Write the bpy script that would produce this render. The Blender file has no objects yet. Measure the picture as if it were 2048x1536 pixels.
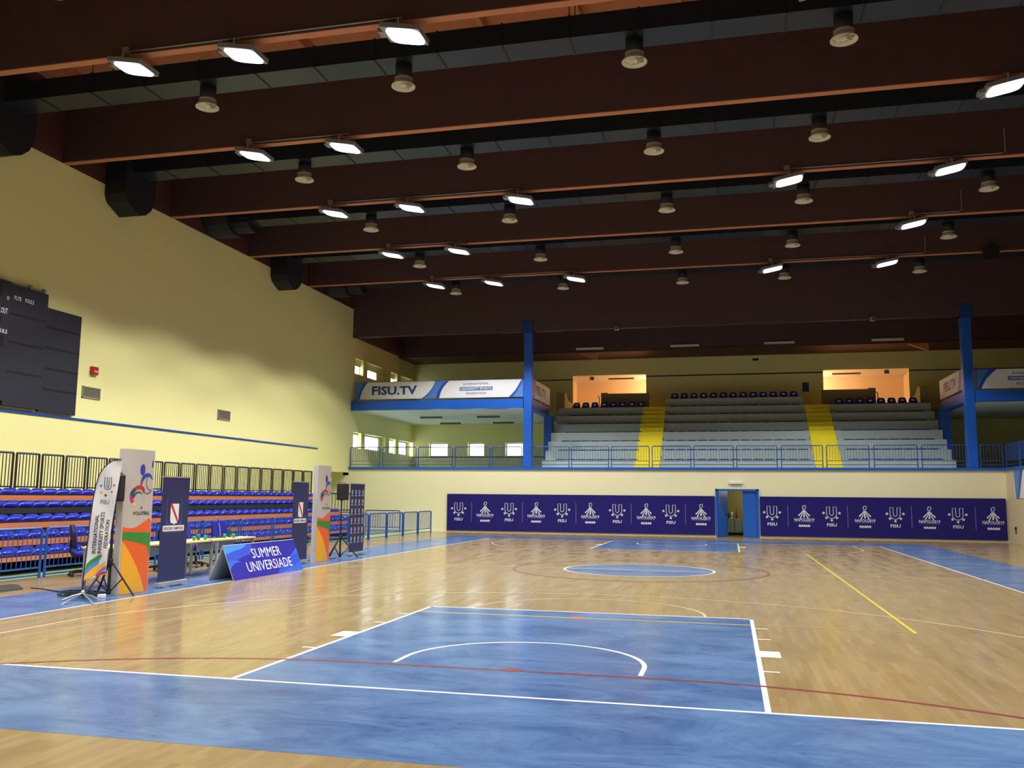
import bpy, bmesh, math, random
from mathutils import Vector, Matrix
random.seed(7)
R = math.radians
pi = math.pi
SC = bpy.context.scene
COL = SC.collection

# ---------------------------------------------------------------- camera
FPX, CX, CY, CZ, YAW, PIT, ROL = 1773.783, 2.1555, -7.7721, 1.7251, -.2399, .1260, .0092
_s, _c = math.sin(YAW), math.cos(YAW)
fwd = Vector((_s*math.cos(PIT), _c*math.cos(PIT), math.sin(PIT)))
rgt0 = Vector((_c, -_s, 0)); up0 = rgt0.cross(fwd)
rgt = rgt0*math.cos(ROL)+up0*math.sin(ROL); up = up0*math.cos(ROL)-rgt0*math.sin(ROL)
cam_d = bpy.data.cameras.new('camera'); cam = bpy.data.objects.new('camera', cam_d); COL.objects.link(cam)
cam_d.sensor_width = 36; cam_d.lens = FPX/2048*36; cam_d.clip_end = 300; cam_d.clip_start = .05
cam.matrix_world = Matrix(((rgt.x, up.x, -fwd.x, CX), (rgt.y, up.y, -fwd.y, CY), (rgt.z, up.z, -fwd.z, CZ), (0, 0, 0, 1)))
SC.camera = cam
# ---------------------------------------------------------------- sky, exposure
w = bpy.data.worlds.new('sky'); SC.world = w; w.use_nodes = True
w.node_tree.nodes['Background'].inputs[0].default_value = (.86, .93, 1, 1)
w.node_tree.nodes['Background'].inputs[1].default_value = 6.5
vs = SC.view_settings
vs.view_transform = 'Standard'; vs.look = 'None'; vs.gamma = 1; vs.use_curve_mapping = False; vs.exposure = 0.0
SPOT_W = 1620      # each ceiling floodlight

# ---------------------------------------------------------------- materials
def lin(c):
    return tuple(((x/255)/12.92 if x/255 <= .04045 else ((x/255+.055)/1.055)**2.4) for x in c)+(1,)
MATS = {}
def mat(name, col, rough=.6, metal=0, var=.08, scale=6, coat=0, bump=0, bscale=30, spec=.5):
    m = bpy.data.materials.new(name); m.use_nodes = True; MATS[name] = m
    n, l = m.node_tree.nodes, m.node_tree.links
    b = n['Principled BSDF']
    b.inputs['Roughness'].default_value = rough; b.inputs['Metallic'].default_value = metal
    b.inputs['Coat Weight'].default_value = coat; b.inputs['Coat Roughness'].default_value = .1
    b.inputs['Specular IOR Level'].default_value = spec
    tc = n.new('ShaderNodeTexCoord'); nz = n.new('ShaderNodeTexNoise'); nz.inputs['Scale'].default_value = scale
    nz.inputs['Detail'].default_value = 4
    l.new(tc.outputs['Object'], nz.inputs['Vector'])
    mx = n.new('ShaderNodeMix'); mx.data_type = 'RGBA'
    c = lin(col)
    mx.inputs[6].default_value = tuple(x*(1-var) for x in c[:3])+(1,)
    mx.inputs[7].default_value = tuple(min(1, x*(1+var)) for x in c[:3])+(1,)
    l.new(nz.outputs['Fac'], mx.inputs[0]); l.new(mx.outputs[2], b.inputs['Base Color'])
    if bump:
        n2 = n.new('ShaderNodeTexNoise'); n2.inputs['Scale'].default_value = bscale; l.new(tc.outputs['Object'], n2.inputs['Vector'])
        bp = n.new('ShaderNodeBump'); bp.inputs['Strength'].default_value = bump; bp.inputs['Distance'].default_value = .02
        l.new(n2.outputs['Fac'], bp.inputs['Height']); l.new(bp.outputs['Normal'], b.inputs['Normal'])
    return m
def emis(name, col, s):
    m = bpy.data.materials.new(name); m.use_nodes = True
    n, l = m.node_tree.nodes, m.node_tree.links
    for x in list(n):
        if x.type == 'BSDF_PRINCIPLED': n.remove(x)
    e = n.new('ShaderNodeEmission'); e.inputs[0].default_value = col; e.inputs[1].default_value = s
    l.new(e.outputs[0], n['Material Output'].inputs[0]); return m
def glass(name):
    m = bpy.data.materials.new(name); m.use_nodes = True
    n, l = m.node_tree.nodes, m.node_tree.links
    for x in list(n):
        if x.type == 'BSDF_PRINCIPLED': n.remove(x)
    t = n.new('ShaderNodeBsdfTransparent'); t.inputs[0].default_value = (.93, .96, .95, 1)
    g = n.new('ShaderNodeBsdfGlossy'); g.inputs['Roughness'].default_value = .03
    a = n.new('ShaderNodeMixShader'); a.inputs[0].default_value = .08
    l.new(t.outputs[0], a.inputs[1]); l.new(g.outputs[0], a.inputs[2]); l.new(a.outputs[0], n['Material Output'].inputs[0]); return m
def cupglass(name, col):
    m = mat(name, col, .2, var=.03); b = m.node_tree.nodes['Principled BSDF']; b.inputs['Transmission Weight'].default_value = .25; return m
def wood_floor():
    m = mat('court_parquet', (214, 176, 112), .16); n, l = m.node_tree.nodes, m.node_tree.links
    b = n['Principled BSDF']; b.inputs['Specular IOR Level'].default_value = .36
    tc = n.new('ShaderNodeTexCoord'); mp = n.new('ShaderNodeMapping'); mp.inputs['Rotation'].default_value = (0, 0, pi/2)
    l.new(tc.outputs['Object'], mp.inputs['Vector'])
    br = n.new('ShaderNodeTexBrick'); l.new(mp.outputs[0], br.inputs['Vector'])
    br.inputs['Color1'].default_value = lin((153, 131, 91)); br.inputs['Color2'].default_value = lin((142, 119, 80)); br.inputs['Mortar'].default_value = lin((136, 110, 72))
    br.inputs['Scale'].default_value = 1; br.inputs['Mortar Size'].default_value = .0012; br.inputs['Brick Width'].default_value = .62; br.inputs['Row Height'].default_value = .065
    br.offset = .37
    nz = n.new('ShaderNodeTexNoise'); nz.inputs['Scale'].default_value = 1.0; nz.inputs['Detail'].default_value = 6
    mp2 = n.new('ShaderNodeMapping'); mp2.inputs['Scale'].default_value = (3.5, .7, 1); l.new(tc.outputs['Object'], mp2.inputs['Vector']); l.new(mp2.outputs[0], nz.inputs['Vector'])
    rp = n.new('ShaderNodeMapRange'); rp.inputs['From Min'].default_value = .3; rp.inputs['From Max'].default_value = .7; rp.inputs['To Min'].default_value = .9; rp.inputs['To Max'].default_value = 1.05
    l.new(nz.outputs['Fac'], rp.inputs['Value'])
    mx = n.new('ShaderNodeMix'); mx.data_type = 'RGBA'; mx.blend_type = 'MULTIPLY'; mx.inputs[0].default_value = 1
    l.new(br.outputs['Color'], mx.inputs[6]); l.new(rp.outputs[0], mx.inputs[7]); l.new(mx.outputs[2], b.inputs['Base Color'])
    n3 = n.new('ShaderNodeTexNoise'); n3.inputs['Scale'].default_value = 1.2; n3.inputs['Detail'].default_value = 8
    l.new(mp2.outputs[0], n3.inputs['Vector'])
    r2 = n.new('ShaderNodeMapRange'); r2.inputs['From Min'].default_value = .35; r2.inputs['From Max'].default_value = .7; r2.inputs['To Min'].default_value = .13; r2.inputs['To Max'].default_value = .26
    l.new(n3.outputs['Fac'], r2.inputs['Value']); l.new(r2.outputs[0], b.inputs['Roughness'])
    bp = n.new('ShaderNodeBump'); bp.inputs['Strength'].default_value = .08; bp.inputs['Distance'].default_value = .01
    l.new(n3.outputs['Fac'], bp.inputs['Height']); l.new(bp.outputs[0], b.inputs['Normal'])
    return m
def blue_floor():
    m = mat('court_blue_paint', (66, 104, 172), .2); n, l = m.node_tree.nodes, m.node_tree.links
    b = n['Principled BSDF']; b.inputs['Specular IOR Level'].default_value = .24
    tc = n.new('ShaderNodeTexCoord')
    mp = n.new('ShaderNodeMapping'); mp.inputs['Scale'].default_value = (.8, 1.6, 1); l.new(tc.outputs['Object'], mp.inputs['Vector'])
    nz = n.new('ShaderNodeTexNoise'); nz.inputs['Scale'].default_value = .9; nz.inputs['Detail'].default_value = 10; nz.inputs['Roughness'].default_value = .72; nz.inputs['Distortion'].default_value = .8
    l.new(mp.outputs[0], nz.inputs['Vector'])
    cr = n.new('ShaderNodeValToRGB'); l.new(nz.outputs['Fac'], cr.inputs[0])
    cr.color_ramp.elements[0].position = .34; cr.color_ramp.elements[0].color = lin((54, 82, 132))
    cr.color_ramp.elements[1].position = .62; cr.color_ramp.elements[1].color = lin((92, 122, 164))
    sc_ = n.new('ShaderNodeTexNoise'); sc_.inputs['Scale'].default_value = 5; sc_.inputs['Detail'].default_value = 8; sc_.inputs['Distortion'].default_value = 2.5; sc_.inputs['Roughness'].default_value = .6
    mp3 = n.new('ShaderNodeMapping'); mp3.inputs['Scale'].default_value = (.6, 2, 1); mp3.inputs['Rotation'].default_value = (0, 0, .3); l.new(tc.outputs['Object'], mp3.inputs['Vector']); l.new(mp3.outputs[0], sc_.inputs['Vector'])
    c2 = n.new('ShaderNodeValToRGB'); l.new(sc_.outputs['Fac'], c2.inputs[0])
    c2.color_ramp.elements[0].position = .28; c2.color_ramp.elements[0].color = (.55, .6, .72, 1); c2.color_ramp.elements[1].position = .42; c2.color_ramp.elements[1].color = (1, 1, 1, 1)
    mx = n.new('ShaderNodeMix'); mx.data_type = 'RGBA'; mx.blend_type = 'MULTIPLY'; mx.inputs[0].default_value = 1
    l.new(cr.outputs[0], mx.inputs[6]); l.new(c2.outputs[0], mx.inputs[7]); l.new(mx.outputs[2], b.inputs['Base Color'])
    return m
M = dict(
 parquet=wood_floor(), bluefloor=blue_floor(),
 line=mat('line_white', (226, 228, 226), .25), red=mat('line_red', (128, 54, 52), .25), yellow=mat('line_yellow', (206, 188, 50), .25),
 paleyellow=mat('line_faded_yellow', (172, 146, 92), .25), paleline=mat('line_faded_white', (200, 184, 150), .25),
 green=mat('green_floor', (150, 170, 128), .25, var=.06, scale=1.2),
 wall=mat('wall_yellow_paint', (240, 233, 160), .75, var=.02, scale=1.5, bump=.05), wallfar=mat('wall_cream_paint', (238, 231, 190), .75, var=.02, scale=1.5, bump=.05),
 beige=mat('wall_beige_paint', (212, 196, 160), .7, var=.02), soffit=mat('soffit_pale_paint', (222, 228, 216), .8, var=.02),
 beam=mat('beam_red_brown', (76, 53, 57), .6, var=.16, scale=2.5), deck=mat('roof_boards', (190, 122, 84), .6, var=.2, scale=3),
 clad=mat('wood_cladding', (80, 44, 40), .6, var=.15, scale=2), duct=mat('duct_dark_metal', (52, 60, 72), .35, metal=.6, var=.1), ductblack=mat('duct_black_cover', (22, 24, 32), .6),
 offwhite=mat('diffuser_offwhite', (214, 208, 188), .5), blue=mat('steel_blue_paint', (26, 92, 196), .35, var=.05), dblue=mat('steel_navy_paint', (24, 62, 130), .4),
 railblue=mat('rail_blue_paint', (32, 76, 158), .3, var=.05), concrete=mat('terrace_grey_paint', (176, 192, 188), .7, var=.05, scale=1.5), stair=mat('stair_yellow_paint', (248, 232, 34), .6, var=.04),
 seat=mat('seat_blue_plastic', (16, 36, 150), .22, var=.06), seatd=mat('seat_navy_plastic', (24, 34, 128), .3, var=.06), orange=mat('bleacher_wood_board', (190, 112, 66), .5, var=.1, scale=2),
 black=mat('black_matt', (20, 20, 22), .6), blackrail=mat('black_steel', (24, 22, 24), .4), void=mat('dark_steel_and_void', (26, 24, 30), .7),
 navy=mat('vinyl_indigo', (27, 18, 106), .5, var=.08, scale=.8, bump=.12, bscale=1.6, spec=.3), printw=mat('print_white', (222, 222, 236), .5), printlilac=mat('print_lilac', (120, 112, 190), .5),
 white=mat('white_plastic', (226, 224, 220), .5, var=.03), vinylw=mat('vinyl_white', (232, 232, 236), .45, var=.02), ribbon=mat('print_sky_blue', (74, 130, 208), .45), ribbond=mat('print_royal_blue', (44, 70, 176), .45),
 ink=mat('print_navy', (44, 66, 138), .5), inkbox=mat('print_box_blue', (70, 104, 172), .5), inkblack=mat('print_black', (34, 34, 40), .5),
 totem=mat('totem_white', (186, 180, 178), .4, var=.02), porange=mat('print_orange', (226, 96, 44), .45), pgreen=mat('print_green', (52, 134, 56), .45), pyellow=mat('print_amber', (232, 166, 44), .45),
 pred=mat('print_red', (190, 50, 44), .45), pblue=mat('print_blue', (46, 66, 170), .45), pteal=mat('print_dark_teal', (44, 76, 104), .45), pmag=mat('print_magenta', (190, 40, 130), .45), plem=mat('print_lemon', (226, 206, 60), .45),
 rollup=mat('rollup_navy', (40, 45, 94), .5, var=.05), rollup2=mat('rollup_plum_navy', (38, 40, 84), .5, var=.05), alu=mat('aluminium', (196, 200, 202), .35, metal=.7), steel=mat('grey_steel', (150, 152, 156), .4, metal=.3),
 asign=mat('sign_violet_blue', (44, 40, 156), .4, var=.03), asky=mat('sign_sky_blue', (70, 136, 226), .4), aroyal=mat('sign_royal_blue', (54, 78, 196), .4), amid=mat('sign_mid_blue', (56, 100, 212), .4), agrey=mat('sign_card_grey', (196, 198, 196), .7),
 desk=mat('desk_maple', (226, 196, 140), .4, var=.06, scale=5), fabric=mat('chair_blue_fabric', (28, 30, 148), .85, var=.1, scale=40), plast=mat('chair_black_plastic', (24, 24, 26), .45),
 cup=cupglass('cup_green', (24, 168, 84)), bottle=cupglass('bottle_green', (22, 92, 52)), blabel=mat('bottle_label', (62, 92, 160), .5),
 board=mat('scoreboard_black', (40, 40, 50), .5, var=.25, scale=14), boardd=mat('scoreboard_seam', (9, 9, 12), .6), red2=mat('alarm_red', (176, 36, 30), .4), vent=mat('grille_grey', (150, 144, 124), .5), ventd=mat('grille_dark', (92, 88, 78), .6),
 corr=mat('corridor_paint', (246, 220, 180), .8, var=.02), olive=mat('store_olive_paint', (150, 142, 80), .8, var=.03), cabinet=mat('cabinet_grey_green', (150, 162, 150), .5), door=mat('door_blue', (26, 92, 186), .4, var=.06), doorl=mat('door_pale_blue', (92, 124, 196), .4),
 mirror=mat('exit_dark_green', (40, 74, 50), .4), canvas=mat('bag_black_canvas', (40, 34, 30), .8), cloth=mat('flag_white_fabric', (206, 203, 205), .7, var=.03, bump=.1, bscale=6), silver=mat('lamp_housing_grey', (150, 152, 158), .4, metal=.4),
 tube=mat('batten_white', (206, 206, 204), .5), tubed=mat('batten_grey', (110, 108, 96), .6), tan=mat('parapet_tan_paint', (150, 136, 92), .8),
 lens=emis('lamp_lens_glow', (.96, .97, 1, 1), 3), pane=glass('window_glass'), frame=mat('window_frame_grey', (142, 150, 150), .4), framew=mat('window_frame_brown', (120, 84, 60), .5))

# ---------------------------------------------------------------- mesh builder
class MB:
    def __init__(s): s.v = []; s.f = []; s.m = []; s.mats = []
    def mi(s, m):
        if m not in s.mats: s.mats.append(m)
        return s.mats.index(m)
    def add(s, vs_, fs, m):
        o = len(s.v); s.v += [tuple(p) for p in vs_]; i = s.mi(m)
        for f in fs: s.f.append(tuple(o+k for k in f)); s.m.append(i)
        return s
    def box(s, x0, x1, y0, y1, z0, z1, m):
        return s.add([(x, y, z) for z in (z0, z1) for y in (y0, y1) for x in (x0, x1)], [(0, 2, 3, 1), (4, 5, 7, 6), (0, 1, 5, 4), (2, 6, 7, 3), (0, 4, 6, 2), (1, 3, 7, 5)], m)
    def obox(s, c, ax, ay, az, m):
        c, ax, ay, az = map(Vector, (c, ax, ay, az))
        return s.add([c+ax*i+ay*j+az*k for k in (-1, 1) for j in (-1, 1) for i in (-1, 1)], [(0, 2, 3, 1), (4, 5, 7, 6), (0, 1, 5, 4), (2, 6, 7, 3), (0, 4, 6, 2), (1, 3, 7, 5)], m)
    def tube(s, pts, r, m, n=8, sq=False, closed=False):
        pts = [Vector(p) for p in pts]; N = len(pts); rs = r if isinstance(r, (list, tuple)) else [r]*N
        rings = []; ref = None
        for i, p in enumerate(pts):
            if closed: t = (pts[(i+1) % N]-pts[i-1])
            else: t = pts[min(i+1, N-1)]-pts[max(i-1, 0)]
            t.normalize()
            if ref is None:
                ref = Vector((0, 0, 1)) if abs(t.z) < .9 else Vector((0, 1, 0))
            a = t.cross(ref); 
            if a.length < 1e-4: a = t.cross(Vector((1, 0, 0)))
            a.normalize(); b = a.cross(t).normalized(); ref = b
            rings.append([p+(a*math.cos(q)+b*math.sin(q))*rs[i] for q in [2*pi*(k+.5)/n for k in range(n)]])
        fs = []
        L = N if closed else N-1
        for i in range(L):
            for k in range(n):
                j = (i+1) % N
                fs.append((i*n+k, i*n+(k+1) % n, j*n+(k+1) % n, j*n+k))
        if not closed: fs += [tuple(range(n))[::-1], tuple((N-1)*n+k for k in range(n))]
        return s.add([q for r_ in rings for q in r_], fs, m)
    def lathe(s, prof, c, m, n=20, axis=None):
        c = Vector(c); q = Vector((0, 0, 1)).rotation_difference(Vector(axis)).to_matrix() if axis else Matrix.Identity(3)
        vs_ = []
        for r, z in prof:
            for k in range(n): vs_.append(c+q@Vector((r*math.cos(2*pi*k/n), r*math.sin(2*pi*k/n), z)))
        fs = [(i*n+k, i*n+(k+1) % n, (i+1)*n+(k+1) % n, (i+1)*n+k) for i in range(len(prof)-1) for k in range(n)]
        if prof[0][0] > 1e-4: fs.append(tuple(range(n))[::-1])
        if prof[-1][0] > 1e-4: fs.append(tuple((len(prof)-1)*n+k for k in range(n)))
        return s.add(vs_, fs, m)
    def prism(s, poly, fn, d0, d1, m):     # polygon (u,v) extruded along depth by fn(u,v,d)
        n = len(poly)
        return s.add([fn(u, v, d0) for u, v in poly]+[fn(u, v, d1) for u, v in poly], [tuple(range(n)), tuple(range(n, 2*n))[::-1]]+[(i, n+i, n+(i+1) % n, (i+1) % n) for i in range(n)], m)
    def build(s, name, parent=None, smooth=False, bevel=0, loc=None, rz=0):
        me = bpy.data.meshes.new(name); me.from_pydata(s.v, [], s.f)
        for m in s.mats: me.materials.append(m)
        me.polygons.foreach_set('material_index', s.m)
        me.update()
        b = bmesh.new(); b.from_mesh(me); bmesh.ops.recalc_face_normals(b, faces=b.faces); b.to_mesh(me); b.free()
        if smooth: me.shade_smooth()
        o = bpy.data.objects.new(name, me); COL.objects.link(o)
        if parent: o.parent = parent
        if loc: o.location = loc
        o.rotation_euler.z = rz
        if bevel:
            bv = o.modifiers.new('bevel', 'BEVEL'); bv.width = bevel; bv.segments = 2; bv.limit_method = 'ANGLE'
        return o
def tag(o, label, cat, group=None, kind=None):
    if label: o['label'] = label
    if cat: o['category'] = cat
    if group: o['group'] = group
    if kind: o['kind'] = kind
    return o
def empty(name, loc, label, cat, group=None, rz=0):
    o = bpy.data.objects.new(name, None); COL.objects.link(o); o.location = loc; o.rotation_euler.z = rz; o.empty_display_size = .1
    return tag(o, label, cat, group)
def struct(o): o['kind'] = 'structure'; return o
def dup(root, loc, label, rz=None, group=None):
    r = root.copy(); COL.objects.link(r); r.location = loc; r['label'] = label
    if rz is not None: r.rotation_euler.z = rz
    if group: r['group'] = group
    for ch in list(root.children):
        c = ch.copy(); COL.objects.link(c); c.parent = r
        for g in ch.children:
            d = g.copy(); COL.objects.link(d); d.parent = c
    return r
ONES = ['', 'first', 'second', 'third', 'fourth', 'fifth', 'sixth', 'seventh', 'eighth', 'ninth', 'tenth', 'eleventh', 'twelfth', 'thirteenth', 'fourteenth', 'fifteenth', 'sixteenth', 'seventeenth', 'eighteenth', 'nineteenth']
def ordw(n):
    if n < 20: return ONES[n]
    t = {2: 'twent', 3: 'thirt', 4: 'fort', 5: 'fift'}[n//10]
    return t+'ieth' if n % 10 == 0 else t+'y-'+ONES[n % 10]

# ---------------------------------------------------------------- print helpers (flat or curved surfaces); fn(u,v,off)->xyz
_tc = {}
def text_mesh(s, bold=0.0):
    k = (s, bold)
    if k in _tc: return _tc[k]
    c = bpy.data.curves.new('t', 'FONT'); c.body = s; c.resolution_u = 2; c.offset = bold; c.fill_mode = 'FRONT'
    o = bpy.data.objects.new('t', c); COL.objects.link(o); bpy.context.view_layer.update()
    me = bpy.data.meshes.new_from_object(o.evaluated_get(bpy.context.evaluated_depsgraph_get()))
    vs_ = [(v.co.x, v.co.y) for v in me.vertices]; fs = [tuple(p.vertices) for p in me.polygons]
    bpy.data.objects.remove(o); bpy.data.curves.remove(c); bpy.data.meshes.remove(me)
    x0, x1 = min(v[0] for v in vs_), max(v[0] for v in vs_); y0, y1 = min(v[1] for v in vs_), max(v[1] for v in vs_)
    _tc[k] = ([((x-x0)/(x1-x0), (y-y0)/(y1-y0)) for x, y in vs_], fs); return _tc[k]
def text(mb, s, fn, u, v, wd, h, m, bold=0.0, off=.004, rot=0, shear=0):   # centred at u,v
    vs_, fs = text_mesh(s, bold); cr, sr = math.cos(rot), math.sin(rot); out = []
    for x, y in vs_:
        a, b = (x-.5)*wd+(y-.5)*shear, (y-.5)*h
        out.append(fn(u+a*cr-b*sr, v+a*sr+b*cr, off))
    mb.add(out, fs, m)
def poly(mb, pts, fn, m, off=.003): mb.add([fn(u, v, off) for u, v in pts], [tuple(range(len(pts)))], m)
def strip(mb, lo, hi, fn, m, off=.003):    # two matching polylines
    n = len(lo); mb.add([fn(u, v, off) for u, v in lo]+[fn(u, v, off) for u, v in hi], [(i, i+1, n+i+1, n+i) for i in range(n-1)], m)
def stroke(mb, pts, wd, fn, m, off=.004, closed=False):
    n = len(pts); A, B = [], []; ws = wd if isinstance(wd, (list, tuple)) else [wd]*n
    for i in range(n):
        p, q = (pts[i-1], pts[(i+1) % n]) if closed else (pts[max(i-1, 0)], pts[min(i+1, n-1)])
        dx, dy = q[0]-p[0], q[1]-p[1]; L = math.hypot(dx, dy) or 1; nx, ny = -dy/L*ws[i]/2, dx/L*ws[i]/2
        A.append((pts[i][0]+nx, pts[i][1]+ny)); B.append((pts[i][0]-nx, pts[i][1]-ny))
    if closed: A.append(A[0]); B.append(B[0])
    strip(mb, A, B, fn, m, off)
def disc(mb, u, v, ru, rv, fn, m, off=.004, n=20): poly(mb, [(u+ru*math.cos(2*pi*k/n), v+rv*math.sin(2*pi*k/n)) for k in range(n)], fn, m, off)
def star(mb, u, v, r, fn, m, off=.004, a0=pi/2):
    pts = [(u+(r if k % 2 == 0 else r*.42)*math.cos(a0+pi*k/5), v+(r if k % 2 == 0 else r*.42)*math.sin(a0+pi*k/5)) for k in range(10)]
    mb.add([fn(u, v, off)]+[fn(a, b, off) for a, b in pts], [(0, 1+k, 1+(k+1) % 10) for k in range(10)], m)
def u_outline(u, v, wd, h, t):    # U drawn as an outline; top-left start; v = top
    ro, ri = wd/2, wd/2-t; pts = []
    zc = v-h+ro
    pts += [(u-ro, v), (u-ro, zc)]+[(u+ro*math.cos(a), zc+ro*math.sin(a)) for a in [pi+pi*k/10 for k in range(1, 10)]]+[(u+ro, zc), (u+ro, v), (u+ri, v), (u+ri, zc)]
    pts += [(u+ri*math.cos(a), zc+ri*math.sin(a)) for a in [-pi*k/10 for k in range(1, 10)]]+[(u-ri, zc), (u-ri, v)]
    return pts
def bez(p0, p1, p2, n=10): return [((1-t)**2*p0[0]+2*t*(1-t)*p1[0]+t*t*p2[0], (1-t)**2*p0[1]+2*t*(1-t)*p1[1]+t*t*p2[1]) for t in [k/n for k in range(n+1)]]

# ================================================================ SETTING
XL, XR, YF, YB, YN = -16.3, 13.43, 33.5, 42.7, -12.0
# ---- floor with its painted markings
fl = MB(); fl.box(-17.9, 13.73, YN-.3, 37.2, -.3, 0, M['parquet'])
fz = lambda u, v, o: (u, v, o)
def frect(x0, x1, y0, y1, m, o): poly(fl, [(x0, y0), (x1, y0), (x1, y1), (x0, y1)], fz, m, o)
B_, Ln = M['bluefloor'], M['line']
frect(-17.9, -11.45, YN, YF, M['green'], .0006)
for a in ((-9.55, 9.55, -2.07, 0), (-9.55, 9.55, 28, 30.05), (-9.55, -7.5, 0, 28), (7.5, 9.55, 0, 28), (-2.42, 2.42, 0, 5.78), (-2.42, 2.42, 22.22, 28)): frect(*a, B_, .0008)
disc(fl, 0, 14, 1.78, 1.78, fz, B_, .0008, 48)
def fring(cx, cy, r, a0, a1, m, o, wd=.05, n=48): stroke(fl, [(cx+(r-wd/2)*math.cos(a0+(a1-a0)*k/n), cy+(r-wd/2)*math.sin(a0+(a1-a0)*k/n)) for k in range(n+1)], wd, fz, m, o)
for a in ((-7.55, 7.55, -.05, 0), (-7.55, 7.55, 28, 28.05), (-7.55, -7.5, 0, 28), (7.5, 7.55, 0, 28)): frect(*a, Ln, .0018)
frect(-1.8, 1.8, 13.975, 14.025, Ln, .0018); frect(-7.5, -1.8, 13.975, 14.025, M['paleline'], .0018); frect(1.8, 7.65, 13.975, 14.025, M['paleline'], .0018)
fring(0, 14, 1.8, 0, 2*pi, Ln, .002)
for s, y in ((1, 0), (-1, 28)):
    for x in (-2.45, 2.40): frect(x, x+.05, min(y, y+s*5.8), max(y, y+s*5.8), Ln, .0018)
    frect(-2.45, 2.45, min(y+s*5.75, y+s*5.8), max(y+s*5.75, y+s*5.8), Ln, .0018)
    a = 0 if s > 0 else pi
    fring(0, y+s*5.775, 1.8, a, a+pi, M['paleline'], .002)
    fring(0, y+s*1.575, 1.3, a, a+pi, Ln, .002)
    for x in (-1.3, 1.25): frect(x, x+.05, min(y+s*1.2, y+s*1.575), max(y+s*1.2, y+s*1.575), Ln, .002)
    da = math.asin(1.415/6.75)
    fring(0, y+s*1.575, 6.75, a+da, a+pi-da, M['paleline'], .002, n=72)
    for x in (-6.6, 6.55): frect(x, x+.05, min(y, y+s*2.99), max(y, y+s*2.99), M['paleline'], .002)
    for sx in (-1, 1):
        for d, wd, L in ((1.75, .05, .16), (2.62, .4, .22), (3.87, .05, .16), (4.8, .05, .16)):
            xs = sorted((sx*2.45, sx*(2.45+L))); ys = sorted((y+s*d, y+s*(d+wd))); frect(xs[0], xs[1], ys[0], ys[1], Ln, .0019)
    # futsal
    gy = y-s*4.87
    arc = [(1.55+5.97*math.cos(t), gy+s*5.97*math.sin(t)) for t in [pi/2*k/24 for k in range(25)]]
    stroke(fl, [(-x, q) for x, q in arc]+arc[::-1], .06, fz, M['red'], .0024)
    disc(fl, 0, gy+s*6, .1, .1, fz, M['red'], .0026); disc(fl, 0, gy+s*10, .1, .1, fz, M['porange'], .0026)
fring(0, 14, 3.03, 0, 2*pi, M['red'], .0024, .06, 64)
frect(4.45, 4.5, 5, 22.2, M['yellow'], .0022); frect(-4.5, -4.45, 5, 22.2, M['paleyellow'], .0022)
frect(-2.45, 2.45, 5.1, 5.15, M['yellow'], .0024); frect(2.45, 4.4, 5.1, 5.15, M['paleyellow'], .0022)
struct(fl.build('floor'))
# ---- walls
def holes(mb, a0, a1, z0, z1, hs, fn, m):   # wall of boxes around rectangular holes; fn(a0,a1,z0,z1)
    A = sorted({a0, a1}|{h[0] for h in hs}|{h[1] for h in hs}); Z = sorted({z0, z1}|{h[2] for h in hs}|{h[3] for h in hs})
    for i in range(len(A)-1):
        k = 0
        while k < len(Z)-1:
            def hole(k): 
                ca, cz = (A[i]+A[i+1])/2, (Z[k]+Z[k+1])/2
                return any(h[0] < ca < h[1] and h[2] < cz < h[3] for h in hs)
            if hole(k): k += 1; continue
            j = k
            while j+1 < len(Z)-1 and not hole(j+1): j += 1
            fn(A[i], A[i+1], Z[k], Z[j+1]); k = j+1
WY = M['wall']
wl = MB()
wl.box(XL-.3, XL, YN, YF, 2.83, 11.13, WY); wl.box(XL, XL+.1, YN, 29.75, 2.86, 3.80, WY); wl.box(XL-.3, XL+.1, YN, 29.75, 0, 2.86, WY); wl.box(-17.6, XL-.3, YN, YF, 2.83, 3.1, WY); wl.box(-17.9, -17.6, YN, YF+.3, 0, 3.1, WY)
SIDEWIN = [(34.0, 35.12, 4.08, 4.86), (35.9, 37.9, 4.08, 4.86), (39.0, 40.08, 4.06, 4.86), (40.9, 42.2, 4.06, 4.86),
           (34.0, 35.07, 7.9, 8.42), (35.97, 37.35, 7.9, 8.42), (39.0, 40.0, 7.9, 8.42), (40.95, 42.2, 7.9, 8.42)]
NICHE = [(33.95, 38.3, 4.07, 4.89), (38.89, 43.0, 4.05, 4.88), (33.9, 38.4, 7.88, 8.68), (38.85, 42.4, 7.88, 8.64)]
holes(wl, YF, YB+.3, 2.7, 9.7, NICHE, lambda a, b, c, d: wl.box(XL-.2, XL, a, b, c, d, WY), WY)
holes(wl, YF, YB+.6, 2.7, 9.7, SIDEWIN, lambda a, b, c, d: wl.box(XL-.3, XL-.2, a, b, c, d, WY), WY)
for (a, b, c, d) in ((35.0, 35.45, 4.07, 4.89), (39.9, 40.4, 4.05, 4.88), (35.0, 35.4, 7.88, 8.68), (39.9, 40.4, 7.88, 8.64)): wl.box(XL-.2, XL-.02, a, b, c, d, WY)
struct(wl.build('wall_left'))
struct(MB().box(XL, XL+.13, YN, 29.75, 3.80, 3.855, M['railblue']).build('trim_1'))
wf = MB(); DX0, DX1, DZ = 1.60, 3.36, 2.10
holes(wf, -17.6, XR+.3, 0, 2.99, [(DX0, DX1, -1, DZ)], lambda a, b, c, d: wf.box(a, b, YF, YF+.3, max(c, 0), d, M['wallfar']), None)
struct(wf.build('wall_far'))
struct(MB().box(-17.6, DX0-.02, YF-.03, YF, 0, .09, M['wallfar']).box(DX1+.02, XR, YF-.03, YF, 0, .09, M['wallfar']).build('baseboard_far'))
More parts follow.
